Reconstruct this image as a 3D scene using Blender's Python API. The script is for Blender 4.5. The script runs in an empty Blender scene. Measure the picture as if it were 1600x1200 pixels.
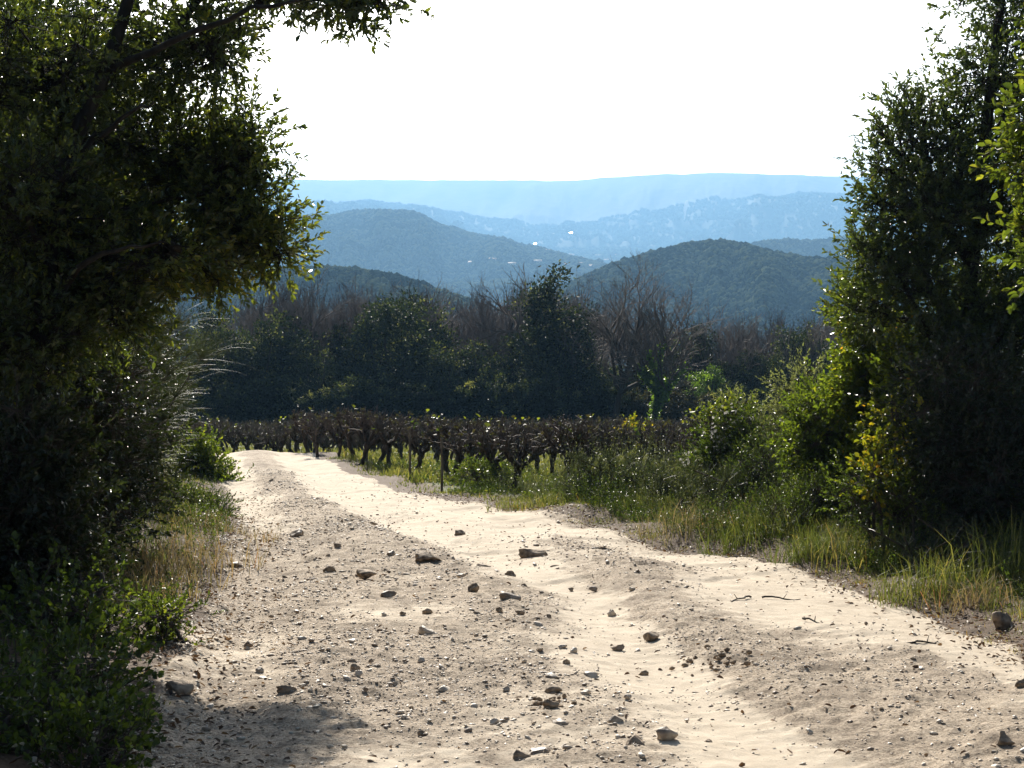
import bpy, math
import numpy as np
from mathutils import Vector

# ------------------------------------------------------------------ camera, sky, sun, exposure
sc = bpy.context.scene
F = 3000.0                       # focal length in pixels of the 1600 px wide photograph
EYE = 1.6
TH = math.atan(200.0 / F)        # the camera looks slightly down
CT, ST = math.cos(TH), math.sin(TH)
cam_d = bpy.data.cameras.new('camera')
cam = bpy.data.objects.new('camera', cam_d)
sc.collection.objects.link(cam)
cam.location = (0, 0, EYE)
cam.rotation_euler = (math.pi / 2 - TH, 0, 0)
cam_d.sensor_width = 36
cam_d.lens = 36 * F / 1600
cam_d.clip_start = 0.1
cam_d.clip_end = 30000
sc.camera = cam

SUN_EL = math.radians(28)
SUN_AZ = math.radians(-8)        # from +Y, negative is to the left
world = bpy.data.worlds.new("World")
sc.world = world
world.use_nodes = True
wn = world.node_tree.nodes
bg = wn.get('Background') or wn.new('ShaderNodeBackground')
sky = wn.new('ShaderNodeTexSky')
sky.sky_type = 'NISHITA'
sky.sun_disc = False
sky.sun_elevation = SUN_EL
sky.sun_rotation = SUN_AZ
sky.altitude = 200
sky.air_density = 1.0
sky.dust_density = 1.5
bg.inputs[1].default_value = 0.05
# the white glare of thin haze low in the sky on the side of the sun, added to the clear sky
wl = world.node_tree.links
tcw = wn.new('ShaderNodeTexCoord')
dt = wn.new('ShaderNodeVectorMath'); dt.operation = 'DOT_PRODUCT'
dt.inputs[1].default_value = (math.sin(SUN_AZ) * .985, math.cos(SUN_AZ) * .985, .17)
pw = wn.new('ShaderNodeMath'); pw.operation = 'POWER'; pw.inputs[1].default_value = 10
mx0 = wn.new('ShaderNodeMath'); mx0.operation = 'MAXIMUM'; mx0.inputs[1].default_value = 0
wl.new(tcw.outputs['Generated'], dt.inputs[0]); wl.new(dt.outputs['Value'], mx0.inputs[0]); wl.new(mx0.outputs[0], pw.inputs[0])
glare = wn.new('ShaderNodeVectorMath'); glare.operation = 'SCALE'; glare.inputs[0].default_value = (1.0, .97, .92)
mg = wn.new('ShaderNodeMath'); mg.operation = 'MULTIPLY'; mg.inputs[1].default_value = 60.0
wl.new(pw.outputs[0], mg.inputs[0]); wl.new(mg.outputs[0], glare.inputs['Scale'])
addw = wn.new('ShaderNodeVectorMath'); addw.operation = 'ADD'
wl.new(sky.outputs[0], addw.inputs[0]); wl.new(glare.outputs[0], addw.inputs[1]); wl.new(addw.outputs[0], bg.inputs[0])
sun_d = bpy.data.lights.new('sun', 'SUN')
sun_d.energy = 5.0
sun_d.angle = math.radians(0.53)
sun_d.color = (1.0, 0.93, 0.82)
sun = bpy.data.objects.new('sun', sun_d)
sc.collection.objects.link(sun)
S = Vector((math.sin(SUN_AZ) * math.cos(SUN_EL), math.cos(SUN_AZ) * math.cos(SUN_EL), math.sin(SUN_EL)))
sun.rotation_euler = S.to_track_quat('Z', 'Y').to_euler()
sc.view_settings.view_transform = 'Standard'
sc.view_settings.look = 'None'
sc.view_settings.exposure = 0.78
sc.view_settings.gamma = 1
sc.cycles.max_bounces = 6
sc.cycles.diffuse_bounces = 3
sc.cycles.glossy_bounces = 2
sc.cycles.transmission_bounces = 4
sc.cycles.volume_bounces = 0

# ------------------------------------------------------------------ coordinates
def at(px, py, Y):
    """world point seen at pixel (px,py) of the photo, at distance Y"""
    u = (px - 800) / F
    v = (600 - py) / F
    dy = CT + v * ST
    dz = -ST + v * CT
    t = Y / dy
    return np.array([u * t, Y, EYE + t * dz])

def ground_at(px, py):
    u = (px - 800) / F
    v = (600 - py) / F
    dy = CT + v * ST
    dz = -ST + v * CT
    t = EYE / (-dz - 0.065 * dy)
    return np.array([u * t, dy * t])

def hash2(ix, iy, seed):
    h = (ix.astype(np.int64) * 374761393 + iy.astype(np.int64) * 668265263 + seed * 1442695041) & 0x7fffffff
    h = (h ^ (h >> 13)) * 1274126177 & 0x7fffffff
    h = (h ^ (h >> 16)) & 0xffffff
    return h / float(0xffffff)

def vnoise(x, y, seed=0):
    ix = np.floor(x); iy = np.floor(y)
    fx = x - ix; fy = y - iy
    fx = fx * fx * (3 - 2 * fx); fy = fy * fy * (3 - 2 * fy)
    a = hash2(ix, iy, seed); b = hash2(ix + 1, iy, seed)
    c = hash2(ix, iy + 1, seed); d = hash2(ix + 1, iy + 1, seed)
    return (a * (1 - fx) + b * fx) * (1 - fy) + (c * (1 - fx) + d * fx) * fy - 0.5

def fbm(x, y, octs=4, seed=0, gain=0.5):
    s = 0; a = 1.0
    for o in range(octs):
        s = s + a * vnoise(x, y, seed + o * 17)
        x = x * 2.03 + 5.1; y = y * 2.03 + 9.7; a *= gain
    return s

def sstep(a, b, x):
    t = np.clip((x - a) / (b - a), 0, 1)
    return t * t * (3 - 2 * t)

def curve_px(pts):
    g = np.array([ground_at(*p) for p in pts])
    g = g[np.argsort(g[:, 1])]
    return g[:, 1], g[:, 0]

_ly, _lx = curve_px([(200, 1200), (240, 1100), (290, 1000), (335, 920), (372, 850), (375, 800), (355, 760), (330, 725), (318, 706)])
_ry, _rx = curve_px([(1600, 1015), (1450, 950), (1300, 905), (1150, 868), (1000, 842), (900, 815), (800, 797), (700, 779), (620, 762), (560, 742), (505, 718), (490, 706)])
_ly = np.concatenate([[-10, 4], _ly, [46, 50, 60, 100]]); _lx = np.concatenate([[-1.3, -1.35], _lx, [-10.5, -16, -30, -80]])
_ry = np.concatenate([[-10, 4], _ry, [46, 50, 60, 100]]); _rx = np.concatenate([[4.3, 3.9], _rx, [-7.5, -12, -26, -76]])
def xl(y): return np.interp(y, _ly, _lx)
def xr(y): return np.interp(y, _ry, _rx)

def track(pts, lo=None, hi=None):
    y, x = curve_px(pts)
    return y, x
RUT1 = track([(345, 707), (372, 750), (392, 790), (410, 830), (420, 880), (400, 960), (380, 1060), (330, 1190)])
RUT2 = track([(455, 707), (480, 735), (530, 770), (600, 812), (690, 850), (800, 885), (900, 925), (970, 975), (1040, 1050), (1150, 1140), (1240, 1200)])
RUT3 = track([(640, 780), (760, 805), (880, 838), (1000, 862), (1150, 890), (1300, 930), (1450, 975), (1600, 1030), (1900, 1120)])
MIDR = track([(400, 707), (440, 760), (500, 800), (560, 830), (640, 880)])
BERM = track([(900, 850), (1040, 935), (1110, 1000), (1240, 1060), (1420, 1110), (1600, 1160)])

def gauss(x, y, tr, w, fade=1.5):
    ty, tx = tr
    d = (x - np.interp(y, ty, tx)) / w
    g = np.exp(-d * d)
    return g * sstep(ty[0] - fade, ty[0], y) * (1 - sstep(ty[-1], ty[-1] + fade, y))

# ridges of the far country: distance, half depth, crest line as pixels
RIDGES = [
    (820, 260, [(-400, 440), (300, 428), (400, 432), (480, 425), (560, 423), (620, 438), (700, 466), (800, 500), (950, 530), (1200, 540), (2000, 520)]),
    (1150, 420, [(-400, 560), (600, 540), (850, 465), (920, 434), (980, 411), (1040, 393), (1080, 382), (1105, 380), (1160, 388), (1220, 402), (1300, 412), (1400, 418), (2000, 430)]),
    (2900, 850, [(-400, 400), (300, 372), (450, 352), (520, 340), (590, 335), (640, 340), (700, 358), (760, 374), (830, 388), (900, 405), (1000, 440), (2000, 470)]),
    (2400, 450, [(-400, 480), (1000, 440), (1100, 402), (1180, 387), (1250, 379), (1340, 377), (2000, 370)]),
    (6300, 1300, [(-400, 340), (300, 330), (480, 322), (560, 318), (650, 328), (750, 342), (850, 350), (950, 340), (1050, 326), (1150, 313), (1250, 307), (1340, 305), (2000, 300)]),
    (8300, 1900, [(-400, 285), (300, 283), (480, 281), (600, 281), (700, 283), (900, 283), (940, 279), (1000, 275), (1130, 271), (1340, 277), (2000, 282)]),
]
VAL_D = [0, 120, 180, 280, 430, 700, 1100, 2000, 3300, 4200, 5400, 8300, 12000]
VAL_Z = [-10, -10, -12, -20, -34, -56, -66, -62, -42, -25, 20, 150, 200]

def H_far(x, y):
    d = np.maximum(y, 1.0)
    px = 800 + F * x / d
    z = np.interp(d, VAL_D, VAL_Z)
    for i, (D, W, pts) in enumerate(RIDGES):
        p = np.array(pts, float)
        yy = np.interp(px, p[:, 0], p[:, 1])
        yy = 0.5 * yy + 0.25 * np.interp(px - 25, p[:, 0], p[:, 1]) + 0.25 * np.interp(px + 25, p[:, 0], p[:, 1])
        yy = yy + 5.0 * fbm(px / 42.0 + i * 3.3, px * 0 + i, 3, 70 + i) * (1.0, .8, 1.3, 1, 1.2, .35)[i]
        DD = D * (1 + 0.07 * np.sin(px / 170.0 + i * 2.1))
        zc = EYE + (400 - yy) / F * DD
        t = np.abs(d - DD) / W
        spur = fbm(px / 60.0 + i * 7, d / (W * 0.55), 3, 40 + i) * (0.9 if i < 5 else 0.25) * np.clip(t * 1.6, 0, 1) * (zc + 70) * 0.5
        prof = np.cos(np.clip(t, 0, 1) * math.pi / 2) ** 1.3
        base = np.interp(DD, VAL_D, VAL_Z) - 25
        zi = base + (zc - base) * prof + spur
        zi = np.minimum(zi, EYE + (400 - yy) / F * d)      # spurs never stand above their crest
        zi = np.where(t < 1, zi, -1e4)
        z = np.maximum(z, zi)
    return z

def H(x, y):
    """height of the ground"""
    x = np.asarray(x, float); y = np.asarray(y, float)
    L = xl(y); R = xr(y)
    inside = sstep(0, 0.25, x - L) * sstep(0, 0.25, R - x)
    a = -0.065 * y
    vy = 0.5 - 0.085 * y
    k = sstep(42.5, 47, y)
    near = a * (1 - k) + np.minimum(vy, a) * k
    right = sstep(0.3, 4.0, x - R) * sstep(22, 30, y)
    near = near * (1 - right) + np.minimum(vy, a + 0.05) * right
    # ruts, crown of the track, berm
    near = near - 0.045 * gauss(x, y, RUT1, .28) - 0.055 * gauss(x, y, RUT2, .33) - 0.03 * gauss(x, y, RUT3, .4)
    near = near + 0.06 * gauss(x, y, MIDR, .45) + 0.05 * gauss(x, y, BERM, .35)
    # verges
    near = near + (0.10 * sstep(0, .5, x - R) + 0.36 * sstep(.5, 3.0, x - R)) * (1 - sstep(20, 27, y))
    near = near + (0.08 * sstep(0, .5, L - x) + 0.45 * sstep(.3, 3.0, L - x)) * (1 - sstep(38, 44, y))
    near = near + 0.16 * fbm(x / 1.7, y / 2.6, 3, 3) * (1 - 0.5 * inside)
    far = H_far(x, y)
    w = sstep(112, 135, y)
    return near * (1 - w) + far * w

def ground_pt(px, py):
    """point of the real ground seen at a pixel"""
    g = ground_at(px, py)
    for _ in range(6):
        z = float(H(g[0], g[1]))
        u = (px - 800) / F; v = (600 - py) / F
        dy = CT + v * ST; dz = -ST + v * CT
        # follow the ray to the height z, limited step
        t = (z - EYE) / dz
        n = np.array([u * t, dy * t])
        if n[1] > 90 or n[1] < 2: break
        g = 0.5 * g + 0.5 * n
    return np.array([g[0], g[1], float(H(g[0], g[1]))])

# ------------------------------------------------------------------ mesh helpers
def link(o, parent=None):
    sc.collection.objects.link(o)
    if parent is not None:
        o.parent = parent
    return o

def make_mesh(name, v, f, mat, attrs=None, smooth=False, fattrs=None):
    v = np.ascontiguousarray(v, dtype=np.float32)
    me = bpy.data.meshes.new(name)
    fl = f if isinstance(f, list) else [f]
    fl = [np.asarray(a, dtype=np.int32) for a in fl if len(a)]
    nl = sum(a.size for a in fl); npoly = sum(len(a) for a in fl)
    me.vertices.add(len(v)); me.vertices.foreach_set('co', v.ravel())
    me.loops.add(nl); me.polygons.add(npoly)
    me.loops.foreach_set('vertex_index', np.concatenate([a.ravel() for a in fl]))
    tot = np.concatenate([np.full(len(a), a.shape[1], np.int32) for a in fl])
    start = np.concatenate([[0], np.cumsum(tot)[:-1]]).astype(np.int32)
    me.polygons.foreach_set('loop_start', start)
    me.polygons.foreach_set('loop_total', tot)
    if smooth:
        me.polygons.foreach_set('use_smooth', np.ones(npoly, bool))
    for k, a in (attrs or {}).items():
        at_ = me.attributes.new(k, 'FLOAT', 'POINT'); at_.data.foreach_set('value', np.asarray(a, np.float32))
    for k, a in (fattrs or {}).items():
        at_ = me.attributes.new(k, 'FLOAT', 'FACE'); at_.data.foreach_set('value', np.asarray(a, np.float32))
    me.materials.append(mat)
    me.update(calc_edges=True)
    return me

def obj(name, me, parent=None, loc=None):
    o = bpy.data.objects.new(name, me)
    if loc is not None: o.location = loc
    return link(o, parent)

def tag(o, label, cat, group=None, kind=None):
    if label: o['label'] = label
    if cat: o['category'] = cat
    if group: o['group'] = group
    if kind: o['kind'] = kind
    return o

def empty(name, loc, label, cat, group=None):
    o = bpy.data.objects.new(name, None)
    o.location = loc; o.empty_display_size = 0.3
    link(o)
    return tag(o, label, cat, group)

def unit(a):
    return a / np.maximum(np.linalg.norm(a, axis=-1, keepdims=True), 1e-9)

class Tubes:
    def __init__(s): s.v = []; s.f = []; s.n = 0; s.a = []
    def add(s, path, rad, sides=5, val=0.5):
        p = np.asarray(path, float); r = np.asarray(rad, float)
        if r.ndim == 0: r = np.full(len(p), float(r))
        t = unit(np.gradient(p, axis=0))
        ref = np.array([0, 0, 1.0]) if abs(t[0, 2]) < 0.8 else np.array([1.0, 0, 0])
        u = unit(np.cross(t, ref)); w = np.cross(t, u)
        ang = np.arange(sides) / sides * 2 * math.pi
        ring = p[:, None, :] + r[:, None, None] * (np.cos(ang)[None, :, None] * u[:, None, :] + np.sin(ang)[None, :, None] * w[:, None, :])
        n = len(p)
        i = np.arange(n - 1)[:, None] * sides; j = np.arange(sides)[None, :]; j2 = (j + 1) % sides
        f = np.stack([i + j, i + j2, i + sides + j2, i + sides + j], -1).reshape(-1, 4) + s.n
        s.v.append(ring.reshape(-1, 3)); s.f.append(f); s.n += n * sides
        s.a.append(np.full(n * sides, val))
    def mesh(s, name, mat, smooth=True):
        return make_mesh(name, np.concatenate(s.v), np.concatenate(s.f), mat, {'rnd': np.concatenate(s.a)}, smooth)

def twig_prisms(A, B, r0, r1):
    """many thin 3-sided twigs at once"""
    t = unit(B - A); ref = np.tile([0.3, 0.2, 0.93], (len(A), 1))
    u = unit(np.cross(t, ref)); w = np.cross(t, u)
    vs = []
    for (P, r) in ((A, r0), (B, r1)):
        for k in range(3):
            a = k * 2.0944
            vs.append(P + r * (math.cos(a) * u + math.sin(a) * w))
    v = np.stack(vs, 1).reshape(-1, 3)
    b = np.arange(len(A))[:, None] * 6
    q = np.array([[0, 1, 4, 3], [1, 2, 5, 4], [2, 0, 3, 5]])
    return v, (b[:, :, None] + q[None]).reshape(-1, 4)

def leaf_mesh_data(P, D, N, L, W, fold=0.25, curl=0.15):
    """leaves of two folded quads; P base, D direction, N normal, all (n,3)"""
    n = len(P)
    D = unit(D); Sd = unit(np.cross(D, N)); N = np.cross(Sd, D)
    L = np.broadcast_to(L, (n,))[:, None]; W = np.broadcast_to(W, (n,))[:, None]
    def pt(a, s, h): return P + D * L * a + Sd * W * s + N * (W * h - L * curl * a * a)
    v = np.stack([pt(0, 0, 0), pt(.3, .5, fold), pt(.72, .38, fold), pt(1, 0, 0), pt(.72, -.38, fold), pt(.3, -.5, fold)], 1).reshape(-1, 3)
    b = np.arange(n)[:, None] * 6
    f = np.stack([b + np.array([[0, 1, 2, 3]]), b + np.array([[0, 3, 4, 5]])], 1).reshape(-1, 4)
    return v, f

def rdirs(rng, n):
    return unit(rng.normal(size=(n, 3)))

class Crown:
    """leafy sprigs collected into one leaf mesh and one twig mesh"""
    def __init__(s, seed): s.rng = np.random.default_rng(seed); s.P = []; s.D = []; s.K = []; s.tw = Tubes(); s.ta = []; s.tb = []
    def sprigs(s, P, D, tone=0.0):
        s.P.append(P); s.D.append(unit(D)); s.K.append(np.full(len(P), tone) + s.rng.normal(0, .10, len(P)))
    def blob(s, c, r, nclus, nsprig, root=None, tone=0.0, up=0.35, spread=0.17, br=0.018):
        rng = s.rng
        c = np.asarray(c, float); r = np.asarray(r, float) * np.ones(3)
        q = rdirs(rng, nclus) * (rng.random((nclus, 1)) ** 0.42)
        C = c + q * r
        if root is not None:
            root = np.asarray(root, float)
            k = rng.normal(0, .06, 3) * np.linalg.norm(c - root)
            t = np.linspace(0, 1, 6)[:, None]
            pth = root * (1 - t) + c * t + k * np.sin(t * math.pi)
            s.tw.add(pth, np.linspace(br * 1.8, br, 6), 5)
            for i in range(nclus):
                t = np.linspace(0, 1, 4)[:, None]
                kk = rng.normal(0, .08, 3) * np.linalg.norm(C[i] - c)
                j = rng.integers(2, 6)
                s.tw.add(pth[j] * (1 - t) + C[i] * t + kk * np.sin(t * math.pi), np.linspace(br * .5, br * .2, 4), 3)
        m = nclus * nsprig
        CC = np.repeat(C, nsprig, 0); Q = np.repeat(q, nsprig, 0)
        sg = spread * (r.mean() ** .5) * 1.0
        O = rng.normal(size=(m, 3)) * sg
        P = CC + O * [1, 1, .8]
        D = unit(O) * .9 + unit(Q) * .7 + rng.normal(0, .45, (m, 3)) + [0, 0, up]
        tone_c = np.repeat(rng.normal(0, .09, nclus), nsprig)
        s.P.append(P); s.D.append(unit(D)); s.K.append(tone + tone_c)
        s.ta.append(CC); s.tb.append(P)
    def build(s, parent, mat, bark, nl=9, sl=0.17, L=0.05, W=0.022, rnd=.16, name='crown', origin=(0, 0, 0), links=True, droop=0.0):
        rng = s.rng
        P = np.concatenate(s.P); D = np.concatenate(s.D); K = np.concatenate(s.K)
        n = len(P)
        t = np.tile(np.linspace(.12, 1, nl), n) + rng.normal(0, .04, n * nl)
        PP = np.repeat(P, nl, 0); DD = np.repeat(D, nl, 0)
        sls = np.repeat(sl * rng.uniform(.6, 1.3, n), nl)
        base = PP + DD * (t * sls)[:, None]
        rd = rng.normal(size=(n * nl, 3)); perp = unit(rd - DD * (rd * DD).sum(1, keepdims=True))
        mix = np.clip(rng.normal(.9, .35, (n * nl, 1)), 0.1, 2)
        ld = unit(DD + perp * mix - np.array([0, 0, droop]))
        N = unit(np.cross(ld, rng.normal(size=(n * nl, 3))) + [0, -.12, .75])
        sz = rng.uniform(.6, 1.25, n * nl)
        v, f = leaf_mesh_data(base, ld, N, L * sz, W * sz * rng.uniform(.8, 1.2, n * nl))
        a = np.clip(np.repeat(K, nl) + rng.normal(.4, rnd, n * nl), 0, 1)
        org = np.asarray(origin, float)
        me = make_mesh(name, v - org, f, mat, fattrs={'rnd': np.repeat(a, 2)})
        o = obj(name, me, parent)
        v1, f1 = twig_prisms(P, P + D * sl, .0022, .0012)
        vs = [v1]; fs = [f1]; m = len(v1)
        if links and s.ta:
            A = np.concatenate(s.ta); B = np.concatenate(s.tb)
            v2, f2 = twig_prisms(A, B, .004, .002); vs.append(v2); fs.append(f2 + m); m += len(v2)
        if s.tw.n:
            vs.append(np.concatenate(s.tw.v)); fs.append(np.concatenate(s.tw.f) + m)
        me2 = make_mesh('branches', np.concatenate(vs) - org, np.concatenate(fs), bark)
        obj('branches', me2, parent)
        return o

# ------------------------------------------------------------------ materials
def new_mat(name):
    m = bpy.data.materials.new(name); m.use_nodes = True
    nt = m.node_tree
    for n in list(nt.nodes): nt.nodes.remove(n)
    return m, nt, nt.nodes, nt.links

def leaf_mat(name, stops, rough=.34, trans=.38, tcol=(1.0, 1.0, .35), spec=.5, tgain=2.2):
    m, nt, N, Lk = new_mat(name)
    out = N.new('ShaderNodeOutputMaterial')
    a = N.new('ShaderNodeAttribute'); a.attribute_name = 'rnd'
    r = N.new('ShaderNodeValToRGB')
    el = r.color_ramp.elements
    while len(el) > 1: el.remove(el[-1])
    el[0].position = stops[0][0]; el[0].color = (*stops[0][1], 1)
    for p, c in stops[1:]:
        e = el.new(p); e.color = (*c, 1)
    Lk.new(a.outputs['Fac'], r.inputs[0])
    p = N.new('ShaderNodeBsdfPrincipled')
    p.inputs['Roughness'].default_value = rough
    p.inputs['Specular IOR Level'].default_value = spec
    Lk.new(r.outputs[0], p.inputs['Base Color'])
    mx = N.new('ShaderNodeMix'); mx.data_type = 'RGBA'; mx.blend_type = 'MULTIPLY'; mx.inputs[0].default_value = 1
    Lk.new(r.outputs[0], mx.inputs[6]); mx.inputs[7].default_value = (tcol[0] * tgain, tcol[1] * tgain, tcol[2] * tgain, 1)
    t = N.new('ShaderNodeBsdfTranslucent'); Lk.new(mx.outputs[2], t.inputs[0])
    s = N.new('ShaderNodeMixShader'); s.inputs[0].default_value = trans
    Lk.new(p.outputs[0], s.inputs[1]); Lk.new(t.outputs[0], s.inputs[2]); Lk.new(s.outputs[0], out.inputs[0])
    return m

def plain_mat(name, c1, c2, scale=8.0, rough=.85, bump=.3, detail=5, spec=.25, stretch=(1, 1, 1), attr=None, metallic=0):
    m, nt, N, Lk = new_mat(name)
    out = N.new('ShaderNodeOutputMaterial')
    p = N.new('ShaderNodeBsdfPrincipled'); p.inputs['Roughness'].default_value = rough
    p.inputs['Specular IOR Level'].default_value = spec; p.inputs['Metallic'].default_value = metallic
    tc = N.new('ShaderNodeTexCoord'); mp = N.new('ShaderNodeMapping'); mp.inputs['Scale'].default_value = stretch
    Lk.new(tc.outputs['Object'], mp.inputs[0])
    n = N.new('ShaderNodeTexNoise'); n.inputs['Scale'].default_value = scale; n.inputs['Detail'].default_value = detail
    Lk.new(mp.outputs[0], n.inputs['Vector'])
    r = N.new('ShaderNodeValToRGB'); r.color_ramp.elements[0].position = .35; r.color_ramp.elements[1].position = .65
    r.color_ramp.elements[0].color = (*c1, 1); r.color_ramp.elements[1].color = (*c2, 1)
    if attr:
        a = N.new('ShaderNodeAttribute'); a.attribute_name = attr
        ad = N.new('ShaderNodeMath'); ad.operation = 'ADD'; sb = N.new('ShaderNodeMath'); sb.operation = 'SUBTRACT'; sb.inputs[1].default_value = .5
        Lk.new(a.outputs['Fac'], sb.inputs[0]); Lk.new(n.outputs[0], ad.inputs[0]); Lk.new(sb.outputs[0], ad.inputs[1]); Lk.new(ad.outputs[0], r.inputs[0])
    else:
        Lk.new(n.outputs[0], r.inputs[0])
    Lk.new(r.outputs[0], p.inputs['Base Color'])
    if bump:
        b = N.new('ShaderNodeBump'); b.inputs['Strength'].default_value = bump; b.inputs['Distance'].default_value = .02
        Lk.new(n.outputs[0], b.inputs['Height']); Lk.new(b.outputs[0], p.inputs['Normal'])
    Lk.new(p.outputs[0], out.inputs[0])
    return m

M = {}
M['oak_leaf'] = leaf_mat('oak_leaf', [(0, (.020, .030, .010)), (.45, (.045, .062, .016)), (.75, (.10, .115, .022)), (1, (.20, .175, .025))], rough=.30, trans=.40, spec=.8, tgain=2.9)
M['litter'] = leaf_mat('dry_leaf', [(0, (.05, .03, .018)), (.6, (.14, .085, .045)), (1, (.26, .18, .10))], rough=.6, trans=.2, tgain=1.2, tcol=(1, .8, .5))
M['shade_leaf'] = leaf_mat('shade_darkened_leaf', [(0, (.010, .015, .007)), (.5, (.022, .032, .011)), (.85, (.05, .062, .016)), (1, (.09, .10, .02))], rough=.4, trans=.28)  # leaf colour darkened to stand in for the shade under the trees
M['oak_leaf_r'] = leaf_mat('oak_leaf_grey', [(0, (.020, .030, .014)), (.5, (.042, .060, .022)), (.8, (.08, .10, .022)), (1, (.18, .16, .03))], rough=.36, trans=.36, spec=.6, tgain=3.0)
M['bramble_leaf'] = leaf_mat('bramble_leaf', [(0, (.03, .045, .012)), (.4, (.06, .085, .016)), (.7, (.12, .145, .02)), (.9, (.24, .22, .025)), (1, (.34, .16, .02))], rough=.36, trans=.52, tgain=2.5)
M['low_leaf'] = leaf_mat('low_leaf', [(0, (.020, .032, .012)), (.5, (.045, .068, .016)), (.85, (.11, .145, .025)), (1, (.22, .23, .04))], rough=.42, trans=.38, spec=.4)
M['grey_leaf'] = leaf_mat('rockrose_leaf', [(0, (.08, .09, .06)), (.6, (.17, .19, .12)), (1, (.30, .32, .20))], rough=.35, trans=.4, tgain=1.6, spec=.7)
M['yellow_leaf'] = leaf_mat('yellow_leaf', [(0, (.05, .075, .015)), (.4, (.15, .17, .02)), (.75, (.34, .25, .02)), (1, (.34, .12, .02))], rough=.4, trans=.45, tgain=1.8)
M['broom'] = leaf_mat('broom_stem', [(0, (.016, .022, .010)), (.5, (.035, .045, .020)), (.9, (.06, .075, .035)), (1, (.14, .15, .09))], rough=.5, trans=.15)
M['far_leaf'] = leaf_mat('far_leaf', [(0, (.007, .011, .007)), (.5, (.018, .027, .015)), (.75, (.075, .09, .045)), (1, (.22, .22, .12))], rough=.62, trans=.30, tgain=2.2, spec=.3)
M['far_ivy'] = leaf_mat('ivy_leaf', [(0, (.03, .05, .012)), (.5, (.07, .12, .022)), (1, (.16, .24, .04))], rough=.42, trans=.4, tgain=2.6)
M['far_brown'] = leaf_mat('withered_leaf', [(0, (.03, .032, .024)), (.5, (.06, .055, .035)), (1, (.12, .10, .06))], rough=.6, trans=.25, tgain=1.4)
M['grass'] = leaf_mat('grass', [(0, (.035, .05, .020)), (.45, (.080, .095, .040)), (.7, (.155, .15, .075)), (.86, (.25, .20, .115)), (1, (.19, .11, .06))], rough=.55, trans=.45, tgain=2.0, spec=.25)
M['dry_grass'] = leaf_mat('dry_grass', [(0, (.07, .08, .035)), (.4, (.16, .14, .075)), (.8, (.27, .20, .12)), (1, (.30, .16, .09))], rough=.6, trans=.45, tgain=1.4, tcol=(1, .95, .65), spec=.25)
M['seed'] = leaf_mat('seed_fluff', [(0, (.5, .48, .44)), (1, (.75, .73, .70))], rough=.7, trans=.5, tcol=(1, 1, 1), tgain=1.1)
M['bark'] = plain_mat('bark', (.012, .010, .008), (.038, .032, .026), 14, stretch=(1, 1, .25), bump=.8)
M['bark_grey'] = plain_mat('bark_grey', (.030, .026, .023), (.085, .072, .063), 10, stretch=(1, 1, .3), bump=.5)
M['twig'] = plain_mat('twig', (.045, .035, .028), (.09, .07, .055), 20, bump=0)
M['twig_red'] = plain_mat('twig_red', (.080, .064, .058), (.20, .168, .15), 3, bump=0)
M['vine'] = plain_mat('vine_wood', (.022, .017, .014), (.075, .058, .047), 25, stretch=(1, 1, .3), bump=1.0, attr=None)
M['cane'] = plain_mat('vine_cane', (.045, .033, .028), (.15, .115, .095), 9, rough=.75, bump=0)
M['stone'] = plain_mat('limestone', (.24, .175, .12), (.60, .51, .40), 16, bump=.6, rough=.6, attr='rnd', spec=.5)
M['stone_dark'] = plain_mat('brown_stone', (.14, .102, .07), (.42, .325, .23), 22, bump=.7, rough=.85)
M['clod'] = plain_mat('clod', (.20, .14, .09), (.40, .30, .20), 30, bump=.8, rough=.95)
M['crown_far'] = plain_mat('hill_tree', (.008, .015, .009), (.080, .095, .050), .3, rough=1, bump=0, attr='rnd', spec=0)
M['hill'] = plain_mat('hill_cover', (.012, .020, .012), (.045, .052, .030), .02, rough=.95, bump=0, detail=9, attr=None)
M['wall_w'] = plain_mat('render_wall', (.50, .44, .36), (.62, .56, .47), 1, bump=0)
M['tile'] = plain_mat('roof_tile', (.34, .19, .12), (.46, .29, .20), 1, bump=0, rough=.7)
M['sheet'] = plain_mat('white_sheet', (.80, .80, .78), (.85, .85, .83), 1, bump=0, rough=.22, spec=.8)
M['post'] = plain_mat('post_wood', (.10, .08, .06), (.2, .17, .13), 12, bump=.4)

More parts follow.
